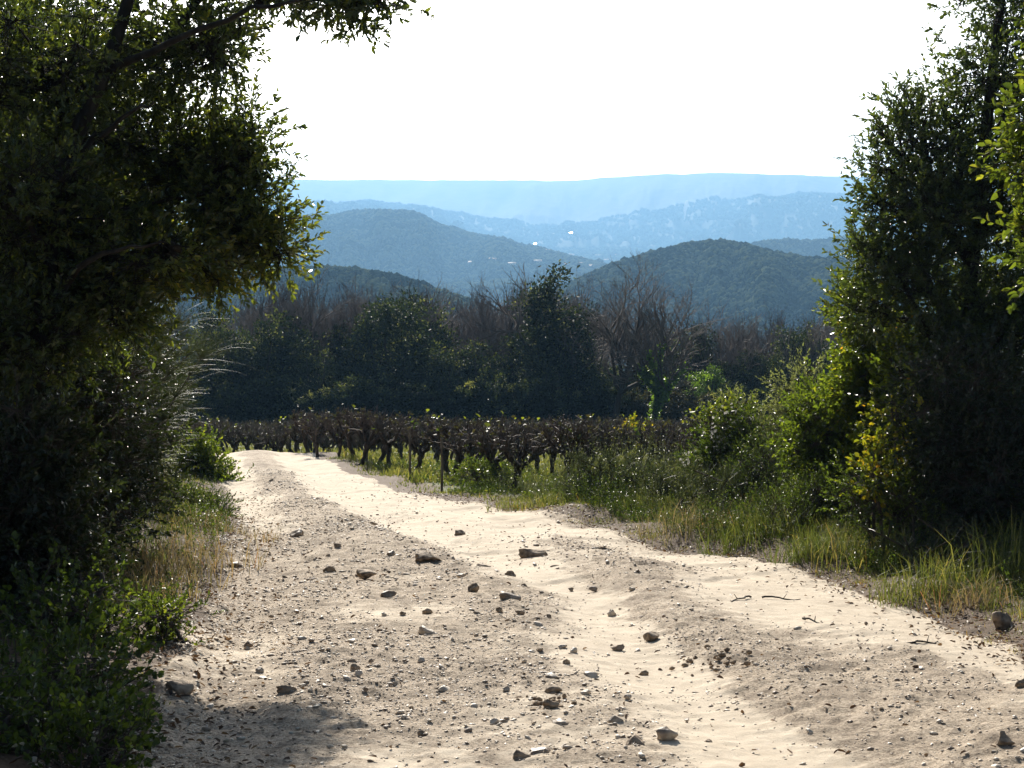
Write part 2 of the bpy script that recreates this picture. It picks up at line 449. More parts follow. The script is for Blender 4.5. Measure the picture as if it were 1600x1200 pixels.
def ground_mat():
    m, nt, N, Lk = new_mat('ground')
    out = N.new('ShaderNodeOutputMaterial'); p = N.new('ShaderNodeBsdfPrincipled')
    p.inputs['Roughness'].default_value = .9; p.inputs['Specular IOR Level'].default_value = .25
    tc = N.new('ShaderNodeTexCoord')
    def noise(sc_, det=6, rough=.6):
        n = N.new('ShaderNodeTexNoise'); n.inputs['Scale'].default_value = sc_; n.inputs['Detail'].default_value = det
        n.inputs['Roughness'].default_value = rough; Lk.new(tc.outputs['Object'], n.inputs['Vector']); return n.outputs[0]
    def ramp(src, a, b, c1, c2):
        r = N.new('ShaderNodeValToRGB'); e = r.color_ramp.elements
        e[0].position = a; e[1].position = b; e[0].color = (*c1, 1); e[1].color = (*c2, 1); Lk.new(src, r.inputs[0]); return r.outputs[0]
    def attr(n):
        a = N.new('ShaderNodeAttribute'); a.attribute_name = n; return a.outputs['Fac']
    def mix(f, a, b):
        x = N.new('ShaderNodeMix'); x.data_type = 'RGBA'; Lk.new(f, x.inputs[0]); Lk.new(a, x.inputs[6]); Lk.new(b, x.inputs[7]); return x.outputs[2]
    def math_(op, a, b):
        x = N.new('ShaderNodeMath'); x.operation = op; x.use_clamp = False
        for i, q in enumerate((a, b)):
            if isinstance(q, (int, float)): x.inputs[i].default_value = q
            else: Lk.new(q, x.inputs[i])
        return x.outputs[0]
    def thr(src, a, b):
        r = N.new('ShaderNodeMapRange'); r.interpolation_type = 'SMOOTHSTEP'; r.inputs[1].default_value = a; r.inputs[2].default_value = b
        Lk.new(src, r.inputs[0]); return r.outputs[0]
    n_big = noise(1.1, 5); n_mid = noise(7, 6); n_fine = noise(60, 5, .7); n_grit = noise(160, 3, .7)
    sand = ramp(n_mid, .3, .7, (.48, .395, .29), (.63, .535, .41))
    grit = ramp(n_fine, .36, .60, (.20, .146, .096), (.57, .465, .345))
    soil = ramp(n_fine, .3, .7, (.06, .038, .023), (.17, .11, .065))
    green = ramp(n_mid, .3, .7, (.06, .075, .025), (.15, .17, .06))
    # sand where the attribute and the noise say so
    sm = thr(math_('ADD', attr('sand'), math_('MULTIPLY', math_('SUBTRACT', n_mid, .5), 1.1)), .25, .62)
    base = mix(sm, grit, sand)
    sp = thr(n_grit, .60, .70)
    sp2 = math_('MULTIPLY', sp, .55)
    base = mix(sp2, base, ramp(n_big, 0, 1, (.17, .12, .08), (.30, .22, .15)))
    pt = math_('MULTIPLY', thr(noise(2.3, 6, .7), .47, .62), math_('MULTIPLY', math_('SUBTRACT', 1.25, sm), .55))
    base = mix(pt, base, ramp(n_fine, .35, .65, (.12, .085, .055), (.30, .23, .16)))
    rm = thr(math_('ADD', attr('road'), math_('MULTIPLY', math_('SUBTRACT', n_mid, .5), .9)), .35, .65)
    off = mix(thr(math_('ADD', attr('green'), math_('SUBTRACT', n_mid, .5)), .3, .7), soil, green)
    col = mix(rm, off, base)
    Lk.new(col, p.inputs['Base Color'])
    h = math_('ADD', math_('MULTIPLY', n_mid, .5), math_('ADD', math_('MULTIPLY', n_fine, .35), math_('MULTIPLY', n_grit, .12)))
    b = N.new('ShaderNodeBump'); b.inputs['Distance'].default_value = .035
    st = N.new('ShaderNodeMapRange'); st.inputs[3].default_value = .85; st.inputs[4].default_value = .5; Lk.new(sm, st.inputs[0])
    Lk.new(st.outputs[0], b.inputs['Strength']); Lk.new(h, b.inputs['Height']); Lk.new(b.outputs[0], p.inputs['Normal'])
    Lk.new(p.outputs[0], out.inputs[0])
    return m
M['ground'] = ground_mat()

# ------------------------------------------------------------------ ground and track
def road_mask(x, y):
    w = 0.18 * fbm(x * 2.2, y * 1.6, 3, 77) 
    return sstep(-.12, .12, np.minimum(x - xl(y) + w, xr(y) - x + w)) * (y < 60)

def sand_mask(x, y):
    s = np.maximum.reduce([0.9 * gauss(x, y, RUT1, .30) * sstep(18, 25, y) + .1 * gauss(x, y, RUT1, .3),
                           1.0 * gauss(x, y, RUT2, .42), 1.0 * gauss(x, y, RUT3, .55)])
    # broad smooth sand between the right hand ruts
    r2 = np.interp(y, *RUT2); r3 = np.interp(y, *RUT3)
    between = sstep(-.1, .3, x - r2) * sstep(-.2, .3, r3 - x)
    s = np.maximum(s, between * .72 * sstep(9, 13, y))
    s = s + .25 * sstep(22, 30, y)
    bm = gauss(x, y, BERM, .5)
    s = s - .75 * bm - .45 * gauss(x, y, MIDR, .4)
    return np.clip(s + .13 + .75 * fbm(x / .8, y / 1.3, 4, 8), 0, 1)

def build_ground():
    yn = np.concatenate([np.linspace(-12, 5.6, 24), 6.0 * np.exp(np.arange(0, math.log(135 / 6.0), .0028))])
    pc = np.concatenate([np.linspace(-9000, -700, 60)[:-1], np.linspace(-700, -60, 60)[:-1], np.linspace(-60, 1660, 620), np.linspace(1660, 2300, 60)[1:], np.linspace(2300, 10600, 60)[1:]])
    Y, PX = np.meshgrid(yn, pc, indexing='ij')
    X = (PX - 800) / F * np.maximum(Y, 6)
    Z = H(X, Y)
    rm = road_mask(X, Y); sd = sand_mask(X, Y)
    lod = 1 - sstep(25, 60, Y)
    rough = (1 - .75 * sd) * rm + .6 * (1 - rm)
    Z = Z + lod * rough * ((.034 * fbm(X / .30, Y / .34, 4, 21) + .024 * fbm(X / .09, Y / .085, 2, 31)))
    Z = Z + rm * .012 * fbm(X / .6, Y / 1.0, 2, 5)
    # small erosion steps on the crown of the track
    e = fbm(X / .8, Y / 1.1, 3, 61)
    Z = Z + rm * lod * .020 * sstep(.02, .14, e) * sstep(12, 16, Y)
    green = np.clip(sstep(.3, 1.2, X - xr(Y)) * .75 + .4 * fbm(X / 2, Y / 2, 3, 12) + .1, 0, 1)
    ny, nx = X.shape
    v = np.stack([X, Y, Z], -1).reshape(-1, 3)
    idx = np.arange(ny * nx).reshape(ny, nx)
    f = np.stack([idx[:-1, :-1], idx[:-1, 1:], idx[1:, 1:], idx[1:, :-1]], -1).reshape(-1, 4)
    rmf = rm.ravel()[f].mean(1)
    A = {'road': rm.ravel(), 'sand': sd.ravel(), 'green': green.ravel()}
    for nm, sel in (('dirt_road', rmf > .5), ('ground', rmf <= .5)):
        ff = f[sel]
        used = np.unique(ff); re = np.full(len(v), -1); re[used] = np.arange(len(used))
        me = make_mesh(nm, v[used], re[ff], M['ground'], {k: a[used] for k, a in A.items()}, True)
        o = obj(nm, me)
        tag(o, {'dirt_road': 'pale sandy dirt track with ruts curving to the left', 'ground': 'rough grassy ground beside the track and under the vineyard'}[nm],
            'road' if nm == 'dirt_road' else 'ground', kind='structure')
build_ground()

def build_far():
    yn = 124 * np.exp(np.arange(0, math.log(9180 / 124.0), .0085))
    pc = np.concatenate([np.linspace(-1600, 150, 90)[:-1], np.linspace(150, 1500, 620), np.linspace(1500, 3200, 90)[1:]])
    Y, PX = np.meshgrid(yn, pc, indexing='ij')
    X = (PX - 800) / F * Y
    Z = H_far(X, Y) - .4 * (Y < 140)
    w = sstep(300, 900, Y)
    amp = np.clip(Y / 2500, .2, 3.0)
    Z = Z + w * amp * (1 - sstep(6600, 7600, Y)) * (2.0 * fbm(PX / 5.0, np.log(Y) * 120, 3, 91))
    ny, nx = X.shape
    v = np.stack([X, Y, Z], -1).reshape(-1, 3)
    idx = np.arange(ny * nx).reshape(ny, nx)
    f = np.stack([idx[:-1, :-1], idx[:-1, 1:], idx[1:, 1:], idx[1:, :-1]], -1).reshape(-1, 4)
    o = obj('hills', make_mesh('hills', v, f, M['hill'], None, True))
    tag(o, 'wooded blue hills and valley fading towards the horizon', 'hills', kind='structure')
build_far()

# ------------------------------------------------------------------ stones and gravel
def ico(sub):
    import bmesh
    bm = bmesh.new(); bmesh.ops.create_icosphere(bm, subdivisions=sub, radius=1)
    v = np.array([q.co[:] for q in bm.verts]); f = np.array([[q.index for q in p.verts] for p in bm.faces]); bm.free()
    return v, f
ICO1, ICO1F = ico(1); ICO2, ICO2F = ico(2); ICO3, ICO3F = ico(3)

def stone_shape(rng, hi=True):
    v = (ICO3 if hi else ICO1).copy(); f = ICO3F if hi else ICO1F
    for k in range(14 if hi else 4):                    # cut facets
        n = unit(rng.normal(size=3)); d = rng.uniform(.42, .85)
        h = v @ n; v = v - np.clip(h - d, 0, None)[:, None] * n
    if hi:
        s = rng.uniform(0, 50)
        r = 1 + .34 * fbm(v[:, 0] * 2.6 + s, v[:, 1] * 2.3 + v[:, 2] * 2.7, 3, 7)
        v = v * r[:, None]
    return v, f

def add_stone(px, py, w, label, mat='stone', flat=.55, seed=0, name='stone', group='loose stones on the dirt track', sink=.62):
    rng = np.random.default_rng(seed + 900)
    g = ground_pt(px, py)
    W = .9 * w / F * g[1]
    v, f = stone_shape(rng)
    a = rng.uniform(-.5, .5); c, s = math.cos(a), math.sin(a)
    hx, hz = W / 2 / .80, W / 2 * flat / .68
    v = v * [hx, hx * rng.uniform(.7, 1.0), hz]
    v = v @ np.array([[c, s, 0], [-s, c, 0], [0, 0, 1]])
    o = obj(name, make_mesh(name, v, f, M[mat], {'rnd': np.full(len(v), rng.uniform(.3, .75))}, False), None, (g[0], g[1], g[2] + hz * (1 - sink) - .02 * hz))
    return tag(o, label, 'stone', group)

STONES = [
 (827, 872, 62, 'long dark flat stone in the middle of the track, widest of the far stones', 'stone_dark', .38),
 (668, 876, 50, 'low flat grey stone left of the longest dark stone on the track', 'stone_dark', .3),
 (754, 891, 26, 'small dark stone between the two long flat far stones', 'stone_dark', .45),
 (870, 889, 23, 'small dark pebble on the pale sand right of the long dark stone', 'stone_dark', .5),
 (797, 904, 19, 'small brown stone on the sand just below the long dark stone', 'stone_dark', .7),
 (739, 925, 21, 'rounded brown stone left of the broad block in mid track', 'stone_dark', .85),
 (797, 942, 46, 'broad squared limestone block lying across the middle of the track', 'stone', .45),
 (572, 902, 36, 'dark jagged stone on the left half of the track', 'stone_dark', .45),
 (512, 895, 26, 'dark flat stone left of the jagged one, near the left rut', 'stone_dark', .5),
 (464, 841, 28, 'squared pale stone block standing on the left rut', 'stone', .55),
 (609, 932, 28, 'flat grey stone below the dark jagged stone', 'stone', .35),
 (955, 961, 18, 'small pale angular stone on the edge of the right rut', 'stone', .8),
 (667, 990, 31, 'tan flat-topped stone in the centre of the gritty crown', 'stone', .5),
 (965, 1014, 22, 'dark flat stone left of the rounded cobble in the right rut', 'stone_dark', .5),
 (1017, 998, 34, 'rounded grey cobble on bright sand in the right rut', 'stone_dark', .55),
 (1005, 1053, 19, 'small dark stone below the rounded grey cobble', 'stone_dark', .5),
 (925, 1056, 28, 'flat pale stone at the left edge of the right rut', 'stone', .35),
 (861, 1060, 28, 'yellowish tilted slab in the gravel left of the right rut', 'stone', .45),
 (863, 1079, 29, 'brown slab just below the yellowish tilted slab', 'stone_dark', .5),
 (861, 1107, 26, 'knobbly brown stone in the gravel line near the bottom centre', 'stone_dark', .8),
 (696, 1080, 23, 'pale egg shaped stone left of the gravel line', 'stone', .55),
 (449, 1082, 34, 'dark rock poking out of the shade at the left of the track', 'stone_dark', .5),
 (486, 1110, 25, 'pale flat stone at the edge of the tree shadow', 'stone', .3),
 (842, 1178, 48, 'low tan stone at the very bottom of the track', 'stone', .3),
 (810, 1186, 32, 'brown rough stone beside the low tan stone at the bottom', 'stone_dark', .6),
 (992, 1164, 40, 'crumbly orange brown stone next to the pale rough lump at the bottom', 'stone_dark', .55),
 (1040, 1157, 42, 'pale rough limestone lump at the bottom of the track', 'stone', .6),
 (1569, 1166, 38, 'smooth dark round cobble in the bottom right corner', 'stone_dark', .75),
 (1597, 1073, 22, 'dark cobble cut by the right edge of the picture', 'stone_dark', .8),
 (1566, 980, 48, 'dark rock at the foot of the grassy right verge', 'stone_dark', .65),
 (262, 988, 44, 'pale flat rock in the green plants of the left verge', 'stone', .4),
 (278, 1082, 44, 'grey block in deep shade under the left bushes', 'stone_dark', .6),
 (370, 884, 20, 'pale stone at the left edge of the track beside dry grass', 'stone', .5),
 (962, 1127, 23, 'bright angular limestone piece above the crumbly bottom stones', 'stone', .5),
 (872, 1134, 28, 'grey pebble above the bottom gravel, right of the knobbly stone', 'stone', .5),
 (659, 1034, 20, 'small rounded stone between the tan and the egg shaped stones', 'stone', .6),
 (1353, 976, 7, 'tiny black pebble alone on the pale right hand sand', 'stone_dark', .9),
]
for i, (px, py, w, lab, mt, fl) in enumerate(STONES):
    add_stone(px, py, w, lab, mt, fl, i)
rng = np.random.default_rng(5)
k = 0
while k < 64:                                              # smaller cobbles, nothing tells them apart
    py = rng.uniform(835, 1195); px = rng.uniform(330, 1250)
    if abs(px - (540 + (py - 850) * .9)) > 330 or rng.random() < .25: continue
    if min((px - s[0]) ** 2 + (py - s[1]) ** 2 for s in STONES) < 500: continue
    add_stone(px, py, rng.uniform(9, 19), 'small rough cobble half sunk in the gravelly left and middle part of the track', 'stone' if rng.random() < .6 else 'stone_dark', rng.uniform(.35, .8), 100 + k, name='cobble', group='small cobbles in the gravel of the track')
    k += 1

def gravel():
    rng = np.random.default_rng(11)
    n = 150000
    y = 6.8 * np.exp(rng.random(n) * math.log(34 / 6.8)); 
    x = xl(y) - .35 + rng.random(n) * (xr(y) - xl(y) + .7)
    sd = sand_mask(x, y)
    keep = rng.random(n) < (1 - sd) ** 1.5 * (.6 + .4 * (x < np.interp(y, *RUT2) + .2)) + .05
    keep |= rng.random(n) < .35 * gauss(x, y, RUT2, .35) * (np.abs(fbm(x * 2, y, 2, 3)) > .2) * (y < 12)
    keep &= rng.random(n) < np.clip(.7 + 1.8 * fbm(x * 1.3, y * .9, 3, 303), .3, 1)
    x, y = x[keep], y[keep]; n = len(x)
    sz = np.clip(rng.lognormal(math.log(.0043), .55, n), .0020, .022) * (1 + (y > 14) * .25)
    V, Fc, Rn = [], [], []
    shapes = [stone_shape(rng, False) for _ in range(14)]
    z = H(x, y)
    rm = road_mask(x, y); lod = 1 - sstep(25, 60, y); sdd = sand_mask(x, y)
    z = z + lod * ((1 - .75 * sdd) * rm + .6 * (1 - rm)) * ((.034 * fbm(x / .30, y / .34, 4, 21) + .024 * fbm(x / .09, y / .085, 2, 31))) + rm * .012 * fbm(x / .6, y / 1.0, 2, 5)
    z = z + rm * lod * .020 * sstep(.02, .14, fbm(x / .8, y / 1.1, 3, 61)) * sstep(12, 16, y)
    off = 0
    for k, (sv, sf) in enumerate(shapes):
        ids = np.arange(k, n, len(shapes)); m = len(ids)
        a = rng.random(m) * 6.283; c, s = np.cos(a), np.sin(a)
        sx = sz[ids] * rng.uniform(.9, 1.8, m); sy = sz[ids]; szz = sz[ids] * rng.uniform(.25, .75, m)
        lx = sv[None, :, 0] * sx[:, None]; ly = sv[None, :, 1] * sy[:, None]; lz = sv[None, :, 2] * szz[:, None]
        tilt = rng.normal(0, .25, m)[:, None]
        lz = lz + lx * tilt
        vx = lx * c[:, None] - ly * s[:, None] + x[ids][:, None]; vy = lx * s[:, None] + ly * c[:, None] + y[ids][:, None]
        vz = lz + (z[ids] + szz * .35)[:, None]
        V.append(np.stack([vx, vy, vz], -1).reshape(-1, 3))
        Fc.append((sf[None] + (np.arange(m) * len(sv))[:, None, None]).reshape(-1, 3) + off); off += m * len(sv)
        Rn.append(np.repeat(np.clip(rng.normal(.55, .28, m), 0, 1), len(sv)))
    o = obj('gravel', make_mesh('gravel', np.concatenate(V), np.concatenate(Fc), M['stone'], {'rnd': np.concatenate(Rn)}))
    tag(o, 'fine limestone gravel scattered over the dirt track', 'gravel', kind='stuff')
gravel()

def clods(px, py, w, n, label, seed):
    rng = np.random.default_rng(seed)
    g = ground_pt(px, py)
    V, Fc = [], []; off = 0
    for i in range(n):
        sv, sf = stone_shape(rng, True) if i < 6 else stone_shape(rng, False)
        a = rng.normal(0, 1, 2) * [w / F * g[1] * .34, .20]
        s = rng.uniform(.007, .021)
        p = np.array([a[0], a[1], float(H(g[0] + a[0], g[1] + a[1])) - g[2] + s * .3])
        V.append(sv * s * [1.2, 1, .8] + p); Fc.append(sf + off); off += len(sv)
    o = obj('soil_clod', make_mesh('soil_clod', np.concatenate(V), np.concatenate(Fc), M['clod']), None, g)
    tag(o, label, 'soil clods', 'crumbled soil on the track', 'stuff')
clods(1115, 1030, 90, 40, 'crumbled brown earth on the small ridge right of the right rut', 1)
clods(560, 815, 110, 40, 'crumbled brown earth at the eroded step between the ruts', 2)
clods(860, 1100, 60, 26, 'crumbled brown earth in the gravel line near the bottom centre', 3)

def stick(px0, py0, px1, py1, label, seed):
    rng = np.random.default_rng(seed)
    a = ground_pt(px0, py0); b = ground_pt(px1, py1)
    t = np.linspace(0, 1, 8)[:, None]; p = a * (1 - t) + b * t + rng.normal(0, .012, (8, 3)); p[:, 2] = H(p[:, 0], p[:, 1]) + .012 + .01 * np.sin(t[:, 0] * 6)
    T = Tubes(); T.add(p - a, np.linspace(.008, .003, 8), 5)
    q = p[4] - a; T.add([q, q + (b - a) * .12 + [0, .05, .03]], [.004, .002], 4)
    tag(obj('fallen_twig', T.mesh('fallen_twig', M['bark']), None, a), label, 'twig', 'twigs lying on the track')
stick(1190, 936, 1252, 938, 'dark fallen twig on the sand below the right verge', 1)
stick(1258, 970, 1285, 975, 'short brown twig on the pale sand right of the longer one', 2)
stick(920, 862, 985, 868, 'long thin twig on the sand near the grassy bend', 3)
stick(1420, 1008, 1468, 1004, 'straight pale twig on the sand at the lower right', 4)
stick(1175, 935, 1140, 941, 'crooked dark twig just left of the dark fallen twig', 5)

# ------------------------------------------------------------------ grass
def blades(P, h, w, lean, rng, bend=.45):
    n = len(P)
    a = rng.random(n) * 6.283; side = np.stack([np.cos(a), np.sin(a), 0 * a], 1)
    b = rng.random(n) * 6.283; ld = np.stack([np.cos(b), np.sin(b), 0 * b], 1) * lean[:, None]
    h = h[:, None]; w = w[:, None]
    mid = P + np.array([0, 0, 1]) * h * .55 + ld * h * .35
    tip = P + np.array([0, 0, 1]) * h * (1 - bend * np.minimum(lean[:, None], 1)) + ld * h * 1.1
    v = np.stack([P - side * w * .5, P + side * w * .5, mid + side * w * .42, mid - side * w * .42, tip + side * w * .08, tip - side * w * .08], 1).reshape(-1, 3)
    i = np.arange(n)[:, None] * 6
    f = np.stack([i + np.array([[0, 1, 2, 3]]), i + np.array([[3, 2, 4, 5]])], 1).reshape(-1, 4)
    return v, f

def grass():
    rng = np.random.default_rng(21)
    Ps, Hs, Ws, Ls, Rs = [], [], [], [], []
    def put(x, y, h, w, lean, r):
        Ps.append(np.stack([x, y, H(x, y) - .02], 1)); Hs.append(h); Ws.append(w); Ls.append(lean); Rs.append(r)
    # right verge: tufts
    nt = 13000
    y = 8 + rng.random(nt) ** .8 * 17; e = rng.random(nt) ** 1.0 * 2.9
    x = xr(y) + e - .05
    d = fbm(x * 1.3, y * 1.3, 3, 9)
    k = (rng.random(nt) < sstep(-.15, .35, e) * (.65 + .9 * d) + .08); x, y, e = x[k], y[k], e[k]; nt = len(x)
    per = 16
    X = np.repeat(x, per) + rng.normal(0, .045, nt * per); Y = np.repeat(y, per) + rng.normal(0, .045, nt * per); E = np.repeat(e, per)
    th = np.repeat(rng.lognormal(0, .35, nt), per)
    h = (.03 + .10 * sstep(.1, 1.6, E)) * th * rng.uniform(.5, 1.3, nt * per)
    rr = np.clip(np.repeat(rng.normal(.36, .17, nt), per) + rng.normal(0, .12, nt * per) + .45 * (1 - sstep(0, .55, E)), 0, 1)
    put(X, Y, h, rng.uniform(.003, .007, nt * per), rng.uniform(.1, .9, nt * per), rr)
    # taller grasses deeper in the verge
    nt = 900
    y = 10 + rng.random(nt) * 13; e = .7 + rng.random(nt) * 2.2; x = xr(y) + e
    X = np.repeat(x, 22) + rng.normal(0, .04, nt * 22); Y = np.repeat(y, 22) + rng.normal(0, .04, nt * 22)
    put(X, Y, np.repeat(rng.uniform(.12, .30, nt), 22) * rng.uniform(.5, 1.1, nt * 22), rng.uniform(.004, .008, nt * 22), rng.uniform(.1, .8, nt * 22),
        np.clip(np.repeat(rng.normal(.42, .2, nt), 22) + rng.normal(0, .1, nt * 22), 0, 1))
    # left verge
    nt = 2600
    y = 8 + rng.random(nt) ** .8 * 34; e = rng.random(nt) * 1.1; x = xl(y) - e + .05
    k = rng.random(nt) < sstep(-.05, .4, e) * (.5 + fbm(x * 1.5, y * 1.2, 2, 5)); x, y, e = x[k], y[k], e[k]; nt = len(x)
    X = np.repeat(x, 14) + rng.normal(0, .05, nt * 14); Y = np.repeat(y, 14) + rng.normal(0, .05, nt * 14)
    put(X, Y, (.04 + .12 * np.repeat(sstep(.2, 1, e), 14)) * rng.uniform(.5, 1.4, nt * 14), rng.uniform(.005, .009, nt * 14), rng.uniform(.1, .9, nt * 14),
        np.clip(np.repeat(rng.normal(.45, .2, nt), 14) + rng.normal(0, .1, nt * 14), 0, 1))
    # green strip between track and vines and the weeds among the vines
    n = 60000
    y = 22 + rng.random(n) * 24; e = rng.random(n) ** 1.3 * 7; x = xr(y) + e + .1
    k = rng.random(n) < np.clip(.35 + 1.3 * fbm(x * .8, y * .5, 3, 19), 0, 1) * sstep(0, .4, e); x, y = x[k], y[k]; n = len(x)
    put(x, y, rng.uniform(.03, .09, n), rng.uniform(.010, .018, n), rng.uniform(.1, .8, n), np.clip(rng.normal(.5, .14, n), 0, 1))
    n = 90000
    y = 30 + rng.random(n) * 60; x = (rng.uniform(280, 1150, n) - 800) / F * y
    k = (x > xr(y) + .5) & (rng.random(n) < .55 + fbm(x * .5, y * .4, 2, 29)); x, y = x[k], y[k]; n = len(x)
    put(x, y, rng.uniform(.06, .22, n), rng.uniform(.02, .035, n), rng.uniform(.1, .8, n), np.clip(rng.normal(.58, .10, n), 0, 1))
    P = np.concatenate(Ps); v, f = blades(P, np.concatenate(Hs), np.concatenate(Ws), np.concatenate(Ls), rng)
    o = obj('grass', make_mesh('grass', v, f, M['grass'], fattrs={'rnd': np.repeat(np.concatenate(Rs), 2)}))
    tag(o, 'winter grass along both verges and among the vines', 'grass', kind='stuff')
grass()

def ground_cover(name, label, seed, n, fy, fx, L, W, hmax, mat, tone):
    rng = np.random.default_rng(seed)
    y = fy(rng, n); x = fx(rng, y, n)
    k = rng.random(n) < np.clip(.5 + 1.6 * fbm(x * .9, y * .7, 3, seed + 50), 0.03, 1); x, y = x[k], y[k]; n = len(x)
    h = hmax * rng.uniform(.25, 1, n) * np.clip(1 + 1.5 * fbm(x * .7, y * .7, 2, seed + 5), .3, 1.8)
    P = np.stack([x, y, H(x, y) - .01], 1); D = unit(np.stack([rng.normal(0, .35, n), rng.normal(0, .35, n), np.ones(n)], 1))
    nl = 12; t = np.tile(np.linspace(.15, 1, nl), n); PP = np.repeat(P, nl, 0); DD = np.repeat(D, nl, 0)
    b = PP + DD * (t * np.repeat(h, nl))[:, None]
    ld = unit(rdirs(rng, n * nl) + DD * .5); N = unit(rdirs(rng, n * nl) + [0, -.1, .6])
    s = rng.uniform(.5, 1.3, n * nl)
    v, f = leaf_mesh_data(b, ld, N, L * s, W * s)
    a = np.clip(np.repeat(tone + rng.normal(0, .16, n), nl) + rng.normal(0, .1, n * nl), 0, 1)
    v2, f2 = twig_prisms(P, P + D * h[:, None], .002, .001)
    me = make_mesh(name, np.concatenate([v, v2]), np.concatenate([f, f2 + len(v)]), M[mat], fattrs={'rnd': np.concatenate([np.repeat(a, 2), np.full(len(f2), .3)])})
    tag(obj(name, me), label, 'weeds', kind='stuff')
ground_cover('ground_weeds', 'mixed leafy weeds growing through the grass of the right verge', 61, 9000, lambda r_, n: 9 + r_.random(n) * 18, lambda r_, y, n: xr(y) + .35 + r_.random(n) ** 1.2 * 2.8, .026, .011, .36, 'low_leaf', .35)
ground_cover('ground_weeds', 'taller olive weeds along the back of the right verge in front of the vines', 64, 5200, lambda r_, n: 17 + r_.random(n) * 9, lambda r_, y, n: xr(y) + .7 + r_.random(n) * 3.4, .030, .010, .62, 'grey_leaf', .05)
ground_cover('ground_weeds', 'small leafy weeds along the left edge of the track', 62, 3200, lambda r_, n: 8 + r_.random(n) * 32, lambda r_, y, n: xl(y) - .1 - r_.random(n) * 1.0, .024, .013, .14, 'low_leaf', .45)
ground_cover('ground_weeds', 'green weeds on the bank between the track and the front vines', 63, 3000, lambda r_, n: 23 + r_.random(n) * 14, lambda r_, y, n: xr(y) + .6 + r_.random(n) * 3.0, .035, .018, .16, 'low_leaf', .6)

def tuft(px, py, hpx, label, seed, mat='dry_grass', n=260, spread=.16, tone=.5, d=None, name='grass_tuft', group='grass tufts on the verges', cat='grass tuft', w=.006):
    rng = np.random.default_rng(seed)
    g = ground_pt(px, py)
    h = hpx / F * g[1]
    a = np.clip(rng.normal(0, spread, (n, 2)), -1.9 * spread, 1.9 * spread); P = np.stack([a[:, 0], a[:, 1], H(g[0] + a[:, 0], g[1] + a[:, 1]) - g[2] - .02], 1)
    v, f = blades(P, h * rng.uniform(.45, 1.1, n), rng.uniform(.6, 1.3, n) * w, rng.uniform(.1, .9, n), rng)
    me = make_mesh(name, v, f, M[mat], fattrs={'rnd': np.repeat(np.clip(rng.normal(tone, .2, n), 0, 1), 2)})
    tag(obj(name, me, None, g), label, cat, group)
tuft(262, 905, 85, 'tall straw coloured grass tuft beside the left edge of the track', 1, n=230, spread=.24)
tuft(300, 875, 70, 'straw and rust coloured grass tuft behind the tallest one on the left verge', 2, n=230, spread=.3, tone=.6)
tuft(345, 835, 45, 'short reddish dry tuft near the narrow part of the left verge', 3, n=200, spread=.3, tone=.5)
tuft(225, 935, 60, 'sparse dry tuft on the left verge above the flat pale rock', 4, n=200, spread=.2)
tuft(1262, 872, 60, 'dark green grass tuft at the front of the right verge', 5, 'grass', tone=.25, n=380)
tuft(1450, 930, 80, 'long arching green grass tuft at the lower right verge', 6, 'grass', tone=.45, n=420, spread=.22)
tuft(1530, 945, 65, 'orange tinted grass tuft in front of the dark right hand tree', 7, 'dry_grass', tone=.6, n=150)
tuft(1355, 880, 75, 'tall pale grass tuft below the yellow leaved bramble', 8, 'grass', tone=.55, n=380, spread=.25)
tuft(1175, 845, 70, 'grey green rushy tuft halfway along the right verge', 9, 'grass', tone=.3, n=380, spread=.25)
tuft(1090, 830, 60, 'brown tipped grass tuft below the thin stemmed shrub', 10, 'dry_grass', tone=.35, n=360, spread=.3)
tuft(835, 792, 28, 'low rounded green tuft at the corner of the vineyard', 11, 'grass', tone=.5, n=360, spread=.3, w=.010)
tuft(1580, 900, 120, 'very tall dark grass at the right edge under the tree', 12, 'grass', tone=.35, n=300, spread=.25)

def litter():
    rng = np.random.default_rng(91); n = 5200
    y = 7.2 * np.exp(rng.random(n) * math.log(28 / 7.2)); side = rng.random(n)
    x = np.where(side < .42, xl(y) + rng.normal(.05, .28, n), np.where(side < .86, xr(y) - rng.normal(-.1, .25, n), xl(y) + rng.random(n) * (xr(y) - xl(y))))
    P = np.stack([x, y, H(x, y) + .016], 1)
    D = rdirs(rng, n) * [1, 1, .25]; N = unit(rng.normal(0, .35, (n, 3)) + [0, 0, 1])
    v, f = leaf_mesh_data(P, D, N, rng.uniform(.022, .05, n), rng.uniform(.012, .024, n))
    tag(obj('leaf_litter', make_mesh('leaf_litter', v, f, M['litter'], fattrs={'rnd': np.repeat(rng.random(n), 2)})), 'dry brown oak leaves lying along the edges of the track', 'leaf litter', kind='stuff')
litter()

# ------------------------------------------------------------------ near trees
def trunk_path(pts, Y):
    return np.array([at(px, py, Y + dy) for px, py, dy in pts])

def smooth_path(p, n=24):
    p = np.asarray(p); t = np.linspace(0, len(p) - 1, n); i = np.clip(t.astype(int), 0, len(p) - 2); u = (t - i)[:, None]
    p0 = p[np.clip(i - 1, 0, len(p) - 1)]; p1 = p[i]; p2 = p[i + 1]; p3 = p[np.clip(i + 2, 0, len(p) - 1)]
    return .5 * ((2 * p1) + (-p0 + p2) * u + (2 * p0 - 5 * p1 + 4 * p2 - p3) * u * u + (-p0 + 3 * p1 - 3 * p2 + p3) * u ** 3)

